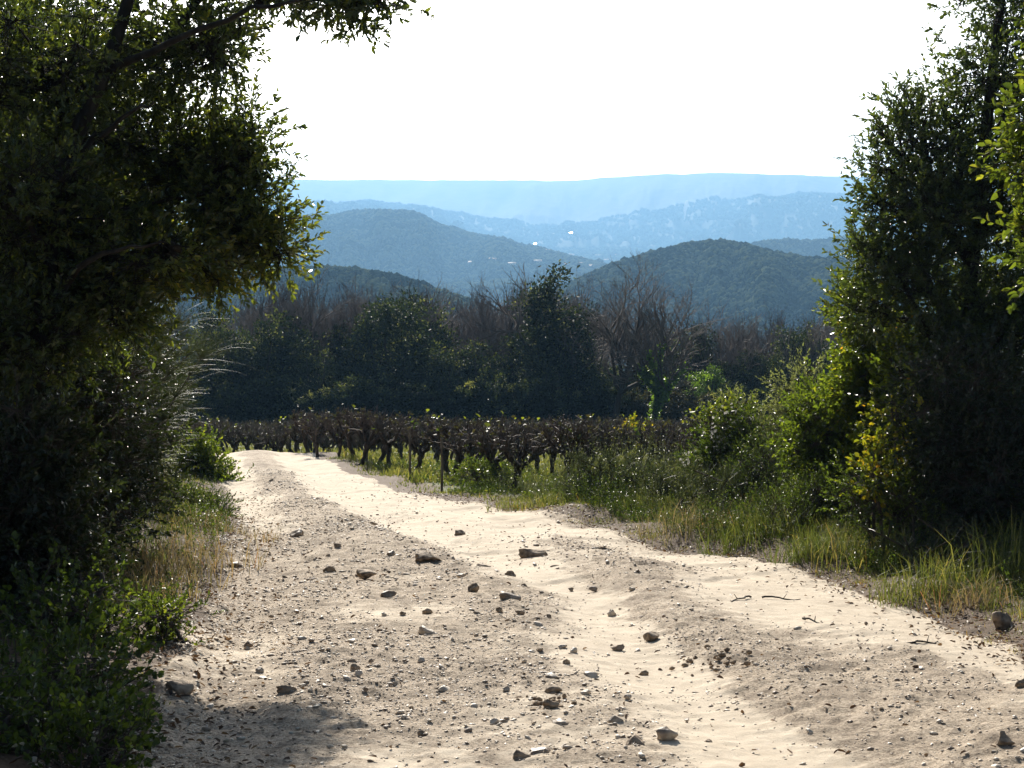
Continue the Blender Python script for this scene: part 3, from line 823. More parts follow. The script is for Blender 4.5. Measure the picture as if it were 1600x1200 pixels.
def left_oak():
    Y = 13.0
    pts = [(15, 1010, 0), (40, 800, 0), (62, 600, .0), (75, 430, 0), (100, 260, .1), (160, 120, .2), (215, -60, .3), (240, -300, .4)]
    p = trunk_path(pts, Y - .6); p[0, 2] = float(H(p[0, 0], p[0, 1])) - .1
    root = empty('holm_oak', p[0], 'big dark evergreen oak on the left with glossy leaves overhanging the track', 'tree', None)
    sp = smooth_path(p); T = Tubes()
    rr = np.interp(np.linspace(0, 1, 24), [0, .1, .5, 1], [.13, .085, .062, .03])
    T.add(sp - p[0], rr * (1 + .1 * np.sin(np.arange(24) * 2.3)), 9)
    rngl = np.random.default_rng(2)
    limbs = [[(75, 430, 0), (40, 330, -.3), (-20, 250, -.4)], [(100, 250, .1), (170, 205, -.3), (240, 160, -.5)],
             [(62, 560, 0), (150, 360, .4), (250, 315, .6), (330, 300, .5)], [(160, 115, .2), (260, 70, -.2), (400, 10, -.6), (520, -10, -.9)], [(75, 480, 0), (150, 400, -.5), (260, 380, -.6)]]
    for lb in limbs:
        q = smooth_path(trunk_path(lb, Y - .6), 12); q[1:-1] += rngl.normal(0, .014, (10, 3)); T.add(q - p[0], np.linspace(.030, .006, 12), 6)
    obj('trunk', T.mesh('trunk', M['bark']), root)
    C = Crown(1)
    B = lambda px, py, dy, rx, ry, rd, nc, ns, rt, tone=0.0, up=.3: C.blob(at(px, py, Y + dy), (rx / F * Y, rd * .65, ry / F * Y), nc, int(ns * 1.1), at(*rt[:2], Y + rt[2]), tone, up)
    B(230, 210, .5, 140, 105, 1.0, 56, 10, (120, 220, .1))
    B(300, 260, .3, 100, 100, .8, 36, 10, (240, 315, .5), .06)
    B(365, 310, .2, 68, 88, .6, 32, 10, (320, 300, .5), .08)
    B(385, 225, .2, 42, 60, .5, 24, 9, (330, 290, .5), .02)
    B(400, 360, .1, 48, 46, .4, 26, 9, (330, 300, .5), .10)
    B(425, 400, .0, 34, 26, .3, 12, 8, (380, 340, .4), .24, -.2)
    B(300, 400, .0, 80, 34, .5, 26, 9, (260, 380, -.6), .22, -.2)
    B(330, 430, -.1, 30, 24, .3, 10, 7, (260, 390, -.6), .28, -.3)
    B(170, 400, -.3, 130, 64, 1.0, 56, 12, (150, 400, -.5), .14, 0)
    B(60, 330, -.3, 120, 170, 1.6, 84, 14, (60, 400, 0), .0)
    B(80, 110, .0, 170, 120, 1.5, 66, 12, (120, 220, .1), -.02)
    B(290, 70, .1, 100, 65, .7, 36, 10, (170, 100, .2), -.02)
    B(350, 60, -.2, 45, 50, .4, 14, 9, (300, 70, -.3), .0)
    B(-100, 250, .5, 170, 330, 1.8, 100, 14, (60, 400, 0), -.05)
    B(60, -190, .3, 300, 150, 1.4, 34, 10, (200, -60, .3), -.05)
    B(380, -110, .2, 190, 80, 1.0, 28, 10, (260, 70, -.2), -.05)
    # the overhanging bough
    B(430, -8, -.6, 50, 18, .4, 16, 9, (400, 10, -.6), 0)
    B(515, -2, -.9, 42, 16, .3, 14, 8, (480, -5, -.8), 0, -.1)
    B(558, 32, -.9, 16, 22, .14, 6, 6, (530, 0, -.9), .02, -.5)
    B(595, 4, -1.0, 30, 13, .2, 8, 7, (530, 0, -.9), 0, 0)
    B(30, 530, -.9, 110, 70, .45, 34, 10, (62, 560, 0), -.05)
    B(150, 480, -.6, 90, 46, .4, 30, 10, (150, 400, -.5), -.02)
    B(-40, 560, .8, 150, 120, 1.0, 50, 14, (62, 560, 0), -.05)
    B(60, 500, .5, 120, 70, .8, 44, 12, (62, 560, 0), -.05)
    C.build(root, M['oak_leaf'], M['bark'], nl=11, sl=.14, L=.046, W=.019, origin=p[0])
left_oak()

def sky_blocking_oak(x, y, seed, label):  # unseen oak, added to keep sky fill light off the shadows
    g = np.array([x, y, float(H(x, y)) - .1]); root = empty('holm_oak', g, label, 'tree')
    T = Tubes(); p = np.array([g, g + [.1, 0, 1.8], g + [-.05, .1, 3.4], g + [.1, 0, 5.5]]); T.add(smooth_path(p) - g, np.linspace(.14, .05, 24), 8)
    obj('trunk', T.mesh('trunk', M['bark']), root)
    C = Crown(seed); rng = np.random.default_rng(seed)
    for k in range(9):
        c = g + [rng.uniform(-1.6, 1.6), rng.uniform(-1.8, 1.2), rng.uniform(1.6, 5.4)]
        C.blob(c, (1.2, 1.2, .8), 34, 12, g + [0, .1, 3.2])
    C.build(root, M['oak_leaf'], M['bark'], nl=8, sl=.2, L=.08, W=.04, origin=g)
sky_blocking_oak(-3.6, -2.5, 71, 'unseen evergreen oak added close behind the viewpoint at the left to block sky light')
sky_blocking_oak(4.4, -2.8, 72, 'unseen evergreen oak added close behind the viewpoint at the right to block sky light')
sky_blocking_oak(-.6, -7.5, 73, 'unseen evergreen oak added farther behind the viewpoint to block sky light')

def left_oak_behind():
    Y = 20.0
    g = at(120, 700, Y); g[2] = float(H(g[0], g[1])) - .1
    root = empty('holm_oak', g, 'second evergreen oak behind the big left one, its thin dark trunk seen through the leaves', 'tree')
    T = Tubes(); p = np.array([g, at(170, 560, Y), at(183, 430, Y), at(180, 300, Y), at(150, 150, Y), at(140, 20, Y)])
    T.add(smooth_path(p) - g, np.linspace(.10, .03, 24), 7); obj('trunk', T.mesh('trunk', M['bark']), root)
    C = Crown(2)
    for (px, py, dy, rx, ry, rd, nc, ns) in [(60, 150, .5, 150, 150, 1.3, 60, 16), (180, 330, .3, 130, 90, 1.2, 60, 15), (0, 400, .5, 180, 120, 1.6, 70, 16), (-150, 250, 1, 200, 260, 1.5, 60, 15),
                                         (60, 60, .5, 140, 90, 1.4, 50, 15), (-60, 130, 1.5, 160, 160, 1.4, 60, 15)]:
        C.blob(at(px, py, Y + dy), (rx / F * Y, rd, ry / F * Y), nc, ns, at(180, 330, Y), -.05)
    C.build(root, M['oak_leaf'], M['bark'], nl=9, sl=.2, L=.062, W=.028, origin=g)
left_oak_behind()

def bush(px, py, Y, blobs, label, seed, mat, name='shrub', cat='shrub', nl=9, sl=.16, L=.05, W=.024, bark='twig', group=None, base=None, tone=0, up=.3, stems=5, droop=0, rnd=.16, spread=.17):
    """blobs: (px,py,dy,rx,ry,rd,nclus,nsprig); base pixel px,py"""
    g = at(px, py, Y); g[2] = float(H(g[0], g[1])) - .05
    root = empty(name, g, label, cat, group)
    C = Crown(seed); T = Tubes(); rng = np.random.default_rng(seed)
    for b in blobs:
        c = at(b[0], b[1], Y + b[2])
        st = g + [(c[0] - g[0]) * .5 + rng.normal(0, .1), rng.normal(0, .1) + b[2] * .5, 0]
        st[2] = float(H(st[0], st[1])) - .05
        for k in range(2):
            e = c + rng.normal(0, .15, 3) * [b[3] / F * Y, b[5], b[4] / F * Y]
            T.add(smooth_path(np.array([st, (st + e) / 2 + rng.normal(0, .08, 3), e]), 8) - g, np.linspace(.022, .008, 8), 5)
        C.blob(c, (b[3] / F * Y, b[5], b[4] / F * Y), b[6], b[7], (st + c) / 2, tone + (b[8] if len(b) > 8 else 0), up, spread, br=.008)
    obj('stem', T.mesh('stem', M[bark]), root)
    C.build(root, M[mat], M[bark], nl=nl, sl=sl, L=L, W=W, name='leaves', origin=g, droop=droop, rnd=rnd)
    return root

def left_oak_far():
    Y = 27.0
    g = at(40, 720, Y); g[2] = float(H(g[0], g[1])) - .1
    root = empty('holm_oak', g, 'evergreen oak farthest along the left verge, only its dark mass showing between the nearer trunks', 'tree')
    T = Tubes(); p = np.array([g, at(50, 560, Y), at(40, 350, Y), at(30, 150, Y)])
    T.add(smooth_path(p) - g, np.linspace(.14, .05, 24), 7); obj('trunk', T.mesh('trunk', M['bark']), root)
    C = Crown(5)
    for (px, py, dy, rx, ry, rd, nc, ns) in [(100, 260, 0, 110, 110, 1.8, 60, 14), (-40, 200, 0, 140, 150, 2, 80, 14), (120, 420, 0, 110, 90, 1.6, 60, 14), (-40, 430, 0, 150, 120, 1.8, 60, 14)]:
        C.blob(at(px, py, Y + dy), (rx / F * Y, rd, ry / F * Y), nc, ns, at(40, 350, Y), -.1)
    C.build(root, M['oak_leaf'], M['bark'], nl=9, sl=.25, L=.085, W=.042, origin=g)
left_oak_far()

# left side dark shrubs
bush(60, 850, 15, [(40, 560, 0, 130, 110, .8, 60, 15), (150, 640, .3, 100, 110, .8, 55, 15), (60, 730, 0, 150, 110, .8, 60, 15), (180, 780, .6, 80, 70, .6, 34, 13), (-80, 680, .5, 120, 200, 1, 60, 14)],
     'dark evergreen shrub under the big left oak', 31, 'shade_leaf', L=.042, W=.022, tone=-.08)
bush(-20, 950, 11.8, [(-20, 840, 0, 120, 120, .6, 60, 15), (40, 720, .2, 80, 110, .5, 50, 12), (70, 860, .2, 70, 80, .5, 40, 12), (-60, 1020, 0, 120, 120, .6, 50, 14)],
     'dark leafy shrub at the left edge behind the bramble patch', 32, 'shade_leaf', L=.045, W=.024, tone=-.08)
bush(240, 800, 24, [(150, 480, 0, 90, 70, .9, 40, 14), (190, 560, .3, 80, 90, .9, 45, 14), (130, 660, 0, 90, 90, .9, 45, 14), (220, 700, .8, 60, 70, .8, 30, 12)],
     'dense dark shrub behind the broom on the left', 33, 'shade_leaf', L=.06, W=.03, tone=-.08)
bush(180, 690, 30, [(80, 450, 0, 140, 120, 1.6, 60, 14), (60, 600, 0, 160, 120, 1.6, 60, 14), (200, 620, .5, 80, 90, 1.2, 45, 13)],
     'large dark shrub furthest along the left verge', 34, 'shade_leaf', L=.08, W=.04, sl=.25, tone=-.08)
# leafy bramble by the crest, left
bush(325, 765, 31, [(325, 740, 0, 26, 30, .5, 26, 13), (300, 720, .2, 30, 36, .5, 26, 13), (345, 765, -.3, 22, 18, .4, 20, 12), (290, 770, 0, 40, 34, .6, 28, 12)],
     'bright green bramble at the left side of the crest of the track', 35, 'bramble_leaf', name='bramble', cat='bramble', L=.05, W=.03, tone=-.05, group='brambles on the verges')
bush(300, 815, 23, [(290, 790, 0, 40, 30, .4, 26, 12), (330, 800, .2, 30, 22, .3, 20, 12), (240, 800, .2, 50, 40, .5, 30, 12)],
     'small leafed green bush between broom and dry grass on the left', 36, 'low_leaf', L=.03, W=.016, sl=.12)
# foreground bramble patches bottom left
bush(150, 1000, 10.8, [(70, 940, 0, 80, 34, .5, 16, 5, .02), (135, 950, -.1, 40, 26, .4, 10, 5, .08), (50, 990, -.2, 70, 40, .5, 16, 6, -.05), (110, 1000, -.3, 56, 28, .45, 14, 5, .05), (130, 905, .4, 20, 26, .25, 4, 4, .15), (165, 1000, -.3, 26, 20, .2, 7, 5, .1)],
     'leafy bramble patch in patchy sun at the lower left', 37, 'low_leaf', name='bramble', cat='bramble', L=.036, W=.024, sl=.13, group='brambles on the verges', spread=.2)
bush(100, 1130, 8.9, [(70, 1070, 0, 100, 45, .45, 24, 6, -.05), (130, 1110, -.1, 60, 50, .4, 14, 6, -.02), (20, 1150, -.1, 90, 60, .5, 24, 6, -.05), (130, 1060, .2, 30, 20, .25, 6, 5, .04), (90, 1180, -.4, 120, 30, .3, 22, 6, -.05)],
     'dark bramble in deep shade in the bottom left corner', 38, 'low_leaf', name='bramble', cat='bramble', L=.034, W=.025, sl=.13, group='brambles on the verges', spread=.2)
bush(60, 1190, 7.9, [(60, 1160, 0, 130, 40, .4, 30, 6, -.05), (-60, 1120, 0, 100, 60, .4, 20, 6), (170, 1175, -.1, 60, 30, .3, 12, 6, .0), (100, 1215, -.3, 110, 30, .3, 20, 6)],
     'shaded leafy ground bramble cut by the bottom edge at the left', 51, 'low_leaf', name='bramble', cat='bramble', L=.032, W=.025, sl=.12, group='brambles on the verges', spread=.2)
bush(265, 1030, 11.0, [(255, 1005, 0, 26, 16, .2, 12, 8, .3), (250, 960, .2, 34, 18, .25, 14, 8, .25), (225, 1050, 0, 30, 16, .2, 12, 8, .05), (205, 1090, -.3, 34, 16, .2, 14, 8, 0)],
     'small yellow green weeds around the flat pale rock on the left verge', 39, 'low_leaf', name='weed_clump', cat='weeds', L=.025, W=.014, sl=.08)

def broom(px, py, Y, hpx, label, seed, n=1500, lean=(.45, -.25), spread=.3, mat='broom', w=.004, side=.6, arch=1.0):
    rng = np.random.default_rng(seed)
    g = at(px, py, Y); g[2] = float(H(g[0], g[1])) - .05
    root = empty('broom_shrub', g, label, 'shrub')
    h = hpx / F * Y
    T = Tubes(); ends = []
    for i in range(26):
        a = rng.normal(0, 1, 2) * spread * .5
        zz = rng.uniform(.15, .72); e = np.array([a[0] + np.clip(rng.normal(0, spread), -1.6 * spread, 1.6 * spread) * (zz + .2), a[1] + np.clip(rng.normal(0, spread), -1.6 * spread, 1.6 * spread) * (zz + .2), h * zz])
        p = smooth_path(np.array([[a[0], a[1], 0], [a[0] * 1.2, a[1] * 1.2, e[2] * .5], e]), 8)
        T.add(p, np.linspace(.018, .006, 8), 4); ends.append(p)
    obj('stem', T.mesh('stem', M['twig']), root)
    ends = np.array(ends)
    b = ends[rng.integers(0, 26, n), rng.integers(3, 8, n)]
    dirs = unit(rng.normal(0, 1, (n, 3)) * [side, side, .25] + [lean[0], lean[1], .75])
    L = h * rng.uniform(.10, .26, n)
    seg = 5; pts = []
    p = b.copy(); d = dirs.copy()
    for s in range(seg + 1):
        pts.append(p.copy()); p = p + d * (L / seg)[:, None]; d = unit(d + np.array([0, 0, -.14 * arch]) + rng.normal(0, .05, (n, 3)))
    pts = np.stack(pts, 1)
    sd = unit(np.cross(dirs, rng.normal(size=(n, 3))))
    ww = (w * np.linspace(1, .35, seg + 1))[None, :, None]
    A = pts + sd[:, None] * ww * .5; B_ = pts - sd[:, None] * ww * .5
    v = np.stack([A, B_], 2).reshape(-1, 3)
    base = (np.arange(n) * (seg + 1) * 2)[:, None, None]; k = (np.arange(seg) * 2)[None, :, None]
    f = (base + k + np.array([0, 1, 3, 2])[None, None]).reshape(-1, 4)
    r = np.repeat(np.clip(rng.normal(.5, .2, n), 0, 1), seg)
    obj('twigs', make_mesh('twigs', v, f, M[mat], fattrs={'rnd': r}), root)
    return root
broom(180, 800, 21.5, 370, 'tall broom shrub of thin arching silvery green twigs on the left verge', 1, n=19000, lean=(.30, -.2), spread=.42, w=.0032)
broom(120, 860, 17, 400, 'dark broom shrub in shade between the big oak and the tall silvery one', 2, n=9000, lean=(.3, -.3), spread=.5, w=.0032)
broom(985, 800, 23.5, 95, 'low thin stemmed shrub in front of the vines beside the right bend', 3, n=2600, lean=(0, 0), spread=.34, w=.006, side=.5, arch=.2)
broom(940, 800, 24.0, 100, 'upright brown green twiggy shrub overlapping the nearest vines', 7, n=2600, lean=(0, 0), spread=.3, w=.006, side=.35, arch=.1)
broom(1120, 815, 21.0, 105, 'dense olive twiggy shrub in front of the silvery shrubs on the right verge', 8, n=3200, lean=(0, 0), spread=.42, w=.0055, side=.45, arch=.2)
broom(900, 796, 24.5, 60, 'small pale twiggy shrub at the end of the front vine row', 4, n=1000, lean=(0, 0), spread=.22, w=.006, side=.5, arch=.2)
broom(1060, 800, 22.5, 75, 'grey brown twiggy shrub below the white tufted bush', 5, n=1800, lean=(0, 0), spread=.3, w=.006, side=.5, arch=.2)
broom(1480, 880, 15.5, 130, 'loose spray of thin green stems in front of the dark right tree', 6, n=900, lean=(-.2, -.1), spread=.35, w=.004, side=.5, arch=.5)

# right tree
def right_oak():
    Y = 18.0
    g = at(1500, 800, Y); g[2] = float(H(g[0], g[1])) - .1
    root = empty('holm_oak', g, 'tall dark evergreen oak filling the right side, its ragged top against the sky', 'tree')
    T = Tubes(); p = np.array([g, at(1495, 650, Y), at(1510, 480, Y), at(1530, 300, Y), at(1550, 120, Y), at(1575, -80, Y)])
    T.add(smooth_path(p) - g, np.linspace(.12, .03, 24), 8)
    for a, b in (((1505, 600, 0), (1400, 420, -.2)), ((1520, 420, 0), (1420, 240, 0)), ((1510, 520, 0), (1600, 350, .3)), ((1535, 300, 0), (1470, 150, .2)), ((1500, 650, 0), (1390, 560, -.4))):
        A = at(a[0], a[1], Y + a[2]); Bq = at(b[0], b[1], Y + b[2]); T.add(smooth_path(np.array([A, (A + Bq) / 2 + [0, 0, -.08], Bq]), 8) - g, np.linspace(.045, .016, 8), 6)
    obj('trunk', T.mesh('trunk', M['bark']), root)
    C = Crown(3)
    R = lambda px, py, dy, rx, ry, rd, nc, ns, rt=None, tone=0, up=.4: C.blob(at(px, py, Y + dy), (rx / F * Y, rd, ry / F * Y), max(4, int(nc * 1.0)), max(5, int(ns * .9)), at(*(rt or (1520, 400)), Y), tone, up)
    R(1565, 110, 0, 66, 100, .9, 40, 11, (1545, 180)); R(1580, -60, 0, 110, 100, 1, 40, 13, (1560, 0)); R(1680, 60, .3, 120, 260, 1.2, 70, 14, (1560, 200))
    R(1445, 215, 0, 58, 64, .6, 32, 10, (1470, 300), .0, .6); R(1410, 165, 0, 28, 45, .25, 7, 6, (1430, 230), 0, .8); R(1490, 180, .2, 40, 80, .5, 18, 8, (1500, 280), 0, .6)
    R(1400, 235, 0, 35, 30, .25, 8, 6, (1440, 260), 0, .6); R(1375, 265, 0, 26, 24, .2, 6, 5, (1420, 290), 0, .5)
    R(1450, 320, 0, 80, 70, .8, 40, 11, (1510, 400)); R(1390, 320, 0, 40, 40, .4, 18, 9, (1440, 350), 0, .5); R(1375, 200, 0, 18, 20, .1, 3, 4, (1400, 240), 0, .5)
    R(1540, 330, .2, 110, 130, 1.1, 85, 15, None, -.03); R(1370, 400, 0, 38, 40, .4, 20, 10, (1420, 420), .05); R(1430, 440, 0, 75, 75, .8, 42, 12, (1510, 500), -.02)
    R(1550, 520, .2, 120, 120, 1.1, 85, 15, (1510, 560), -.06); R(1475, 560, .1, 66, 90, .8, 50, 14, (1500, 620), -.05); R(1550, 680, .2, 130, 100, 1, 75, 15, (1510, 640), -.1)
    R(1480, 750, .4, 110, 80, .7, 50, 14, (1500, 700), -.1); R(1700, 500, .5, 160, 300, 1.4, 90, 15, (1600, 500), -.05); R(1360, 480, .1, 36, 50, .4, 18, 10, (1420, 500), .08)
    C.build(root, M['oak_leaf_r'], M['bark'], nl=11, sl=.17, L=.054, W=.022, origin=g)
right_oak()

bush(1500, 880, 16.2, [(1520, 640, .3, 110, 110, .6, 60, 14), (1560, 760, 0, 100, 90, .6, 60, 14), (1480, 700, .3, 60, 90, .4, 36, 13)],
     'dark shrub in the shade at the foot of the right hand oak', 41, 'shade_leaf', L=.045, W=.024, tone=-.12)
# bramble climbing the left edge of the right tree
bush(1400, 790, 19.0, [(1340, 490, .3, 24, 45, .3, 18, 9, .12), (1370, 560, .1, 42, 55, .35, 36, 11, .08), (1350, 620, 0, 42, 45, .35, 34, 11, .02), (1400, 640, -.1, 50, 60, .35, 40, 12, .05), (1390, 710, -.4, 56, 56, .35, 38, 11, .04), (1430, 600, -.9, 40, 70, .35, 30, 10, .06), (1430, 680, -1.2, 44, 54, .3, 28, 10, .06)],
     'yellow green bramble climbing the left side of the right hand oak', 42, 'bramble_leaf', name='climbing_bramble', cat='bramble', L=.05, W=.034, sl=.15, group='brambles on the verges')
bush(1390, 800, 16.4, [(1375, 745, 0, 34, 22, .2, 9, 6), (1370, 700, .1, 20, 30, .15, 4, 5), (1400, 640, .3, 24, 30, .15, 4, 5)],
     'bramble sprays with yellow and orange leaves low in front of the right oak', 43, 'yellow_leaf', name='bramble', cat='bramble', L=.05, W=.036, sl=.14, group='brambles on the verges')
bush(1310, 770, 19.5, [(1300, 650, 0, 52, 46, .5, 44, 13, .02), (1340, 620, .2, 44, 40, .5, 34, 12, .05), (1290, 700, 0, 50, 42, .5, 40, 13), (1350, 690, 0, 50, 50, .5, 38, 13, -.03), (1320, 740, -.2, 60, 36, .5, 36, 12)],
     'rounded bright green bush between the right oak and the grey leaved shrub', 44, 'bramble_leaf', L=.045, W=.022, tone=-.1, sl=.14)
bush(1245, 760, 22, [(1240, 615, 0, 34, 34, .3, 16, 8, .1), (1235, 670, 0, 40, 38, .35, 20, 9), (1250, 592, 0, 22, 20, .2, 7, 6, .2), (1225, 720, 0, 40, 34, .4, 24, 10, -.05)],
     'upright grey leaved shrub between two green bushes on the right', 45, 'grey_leaf', L=.045, W=.016, sl=.16, up=.7)
cl = bush(1135, 790, 23, [(1140, 670, 0, 34, 30, .4, 26, 10, .1), (1130, 715, 0, 44, 34, .45, 36, 11), (1165, 720, 0, 32, 36, .4, 24, 10, .05), (1105, 735, 0, 34, 30, .4, 22, 10), (1145, 640, 0, 12, 18, .1, 4, 6, .3), (1110, 650, 0, 12, 12, .1, 4, 5, .3)],
     'bush hung with fluffy white seed heads, behind the twiggy shrub', 46, 'low_leaf', L=.04, W=.020, sl=.15, tone=.02)
bush(1160, 780, 23.6, [(1150, 645, 0, 22, 26, .3, 10, 8, .15), (1190, 660, 0, 24, 26, .3, 10, 8, .1), (1165, 690, .1, 30, 26, .3, 12, 8, .05)],
     'pale silvery shrub rising just behind the bush with seed heads', 55, 'grey_leaf', L=.04, W=.015, sl=.16, up=.8)
def seed_heads(parent, pts, Y, seed):
    rng = np.random.default_rng(seed); org = np.array(parent.location)
    P = []
    for (px, py, s, n) in pts:
        c = at(px, py, Y + rng.uniform(-.5, -.3)); P.append(c + rng.normal(0, s / F * Y, (n, 3)))
    P = np.concatenate(P); n = len(P)
    m = 14
    PP = np.repeat(P, m, 0); D = rdirs(rng, n * m)
    v, f = leaf_mesh_data(PP, D, rdirs(rng, n * m), .022, .004)
    obj('seed_head', make_mesh('seed_head', v - org, f, M['seed'], fattrs={'rnd': np.tile(rng.random(n * m), (2, 1)).T.ravel()}), parent)
seed_heads(cl, [(1115, 672, 6, 14), (1174, 656, 3, 8), (1140, 640, 6, 8), (1130, 690, 8, 10), (1072, 718, 6, 12), (1150, 668, 10, 12), (1105, 705, 10, 8)], 23, 3)
bush(1195, 800, 21, [(1190, 740, 0, 40, 34, .4, 30, 11), (1165, 770, 0, 40, 26, .4, 26, 11), (1230, 775, 0, 50, 34, .4, 34, 11, .03)],
     'low feathery green shrub in front of the grey leaved one', 47, 'low_leaf', L=.028, W=.010, sl=.16, up=.6)
bush(1290, 830, 18.4, [(1280, 790, 0, 50, 34, .35, 34, 11), (1230, 810, -.1, 44, 24, .3, 24, 10), (1340, 800, 0, 44, 36, .35, 30, 11), (1400, 810, -.5, 50, 40, .35, 30, 11, .05)],
     'low mixed green weeds under the rounded bright bush', 48, 'low_leaf', name='weed_clump', cat='weeds', L=.026, W=.010, sl=.16, up=.7)
bush(1395, 850, 16.6, [(1400, 790, 0, 60, 40, .35, 26, 9), (1450, 830, -.2, 60, 34, .3, 24, 9), (1350, 775, 0, 40, 34, .3, 18, 8, .05)],
     'leafy green undergrowth joining the bramble and the grass at the foot of the right oak', 53, 'low_leaf', name='weed_clump', cat='weeds', L=.034, W=.018, sl=.15, tone=.05, spread=.2)
bush(1180, 770, 22.5, [(1185, 680, 0, 34, 34, .35, 18, 9, .05), (1200, 720, 0, 34, 34, .35, 18, 9)],
     'loose olive green shrub between the seed head bush and the grey leaved shrub', 54, 'low_leaf', L=.036, W=.016, sl=.16, up=.6)
bush(745, 768, 28.5, [(745, 745, 0, 26, 18, .35, 18, 9, .2), (790, 748, .3, 22, 18, .3, 14, 9, .15)],
     'green weeds growing around the front vine trunks', 49, 'low_leaf', name='weed_clump', cat='weeds', L=.04, W=.022, sl=.14)
bush(1080, 690, 40, [(990, 678, 0, 14, 10, .4, 12, 8, .5), (1105, 660, 0, 14, 12, .4, 10, 8, .4)],
     'yellow green bramble shoots rising above the vines by the seed head bush', 50, 'yellow_leaf', name='bramble', cat='bramble', L=.06, W=.05, sl=.15, tone=-.45, group='brambles on the verges')

# near branch cut by the right edge, belongs to a young tree just outside the picture
def edge_tree():
    Y = 9.0
    g = at(1860, 1000, Y); g[2] = float(H(g[0], g[1])) - .05
    root = empty('young_tree', g, 'young broad leaved tree reaching in from the right edge with bright green leaves', 'tree')
    T = Tubes(); p = np.array([g, at(1830, 700, Y), at(1800, 400, Y), at(1780, 100, Y)]); T.add(smooth_path(p) - g, np.linspace(.045, .02, 24), 7)
    obj('trunk', T.mesh('trunk', M['bark_grey']), root)
    C = Crown(4)
    for (px, py, dy, rx, ry, rd, nc, ns, rt) in [(1650, 180, 0, 62, 60, .25, 16, 9, (1790, 200)), (1622, 265, 0, 36, 36, .15, 10, 8, (1790, 300)), (1625, 340, 0, 34, 34, .15, 8, 8, (1800, 400)), (1640, 420, 0, 40, 40, .2, 11, 8, (1805, 450)), (1720, 300, .2, 90, 200, .4, 40, 10, (1800, 400)), (1700, 80, .1, 80, 80, .3, 20, 9, (1780, 100))]:
        C.blob(at(px, py, Y + dy), (rx / F * Y, rd, ry / F * Y), nc, ns, at(rt[0], rt[1], Y), .3, .1, spread=.12, br=.006)
    C.build(root, M['low_leaf'], M['twig'], nl=6, sl=.11, L=.045, W=.024, origin=g)
edge_tree()

# ------------------------------------------------------------------ vineyard
def vine_meshes(seed):
    """gnarled bush vine about 1.1 m tall, its canes and its last leaves"""
    rng = np.random.default_rng(seed)
    T = Tubes(); Cn = Tubes(); tips = []
    h = rng.uniform(.42, .58); lean = rng.normal(0, .07, 2)
    n = 9; t = np.linspace(0, 1, n)
    p = np.stack([lean[0] * t + rng.normal(0, .012, n), lean[1] * t + rng.normal(0, .012, n), h * t - .06], 1)
    r = np.interp(t, [0, .15, .6, 1], [.060, .036, .035, .060]) * rng.uniform(.85, 1.2, n)
    T.add(p, r, 8)
    for k in range(rng.integers(5, 8)):
        a = k * 1.05 + rng.uniform(-.4, .4); L = rng.uniform(.18, .38)
        d = np.array([math.cos(a), math.sin(a), 0]); m = 6; tt = np.linspace(0, 1, m)[:, None]
        q = p[-1] + d * L * tt ** .8 * .9 + np.array([0, 0, 1]) * (rng.uniform(.22, .36) * tt ** 1.4) + rng.normal(0, .014, (m, 3)); q[0] = p[-1]
        T.add(q, np.linspace(.036, .018, m) * rng.uniform(.8, 1.25, m), 6)
        for j in range(rng.integers(14, 19)):
            b = q[rng.integers(3, m)]; L2 = rng.uniform(.10, .34)
            dd = unit(d * rng.normal(.25, .35) + rng.normal(0, .35, 3) + [0, 0, 1.0])
            mm = 5; s = np.linspace(0, 1, mm)[:, None]
            c = b + dd * L2 * s + rng.normal(0, .012, (mm, 3)); c[:, 2] = np.minimum(c[:, 2], 1.08 + rng.normal(0, .03)); c[0] = b
            Cn.add(c, np.linspace(.011, .005, mm), 4); tips.append(c[rng.integers(1, mm)])
            if rng.random() < .6:
                e = c[2]; d3 = unit(rng.normal(0, 1, 3) + [0, 0, .3]); Cn.add([e, e + d3 * .08, e + d3 * .14 + [0, 0, -.02]], [.007, .006, .004], 3)
    tips = np.array(tips)
    return T.mesh('vine_trunk', M['vine']), Cn.mesh('canes', M['cane']), tips

VN = 7
vm = []
for i in range(VN):
    tr, cn, tips = vine_meshes(400 + i)
    rng = np.random.default_rng(500 + i)
    n = (2, 5, 1, 3, 2, 7, 1)[i]
    P = tips[rng.integers(0, len(tips), n)]
    v, f = leaf_mesh_data(P, rdirs(rng, n), rdirs(rng, n), rng.uniform(.05, .1, n), rng.uniform(.05, .09, n))
    lv = make_mesh('leaves', v, f, M['yellow_leaf'], fattrs={'rnd': np.repeat(np.clip(rng.normal(.06, .10, n), 0, 1), 2)})
    n = 70
    P = tips[rng.integers(0, len(tips), n)] + rng.normal(0, .03, (n, 3))
    v, f = leaf_mesh_data(P, rdirs(rng, n), rdirs(rng, n), rng.uniform(.04, .08, n), rng.uniform(.03, .06, n))
    dl = make_mesh('dry_leaves', v, f, M['far_brown'], fattrs={'rnd': np.repeat(np.clip(rng.normal(.4, .2, n), 0, 1), 2)})
    vm.append((tr, cn, lv, dl))

# rows: the first one follows the edge of the track
P0 = np.array([0.62, 26.4]); U = unit(np.array([-3.3, 10.6])); Vd = np.array([U[1], -U[0]])
spots = []
for j in range(0, 60):
    for i in range(-22, 90):
        q = P0 + U * (i * 1.32 + (j % 2) * .3) + Vd * (j * 1.9) 
        px = 800 + F * q[0] / q[1] if q[1] > 5 else -1
        if q[1] > 25.5 and q[1] < 92 and 290 < px < 1260: spots.append((q[1], q[0], j, i))
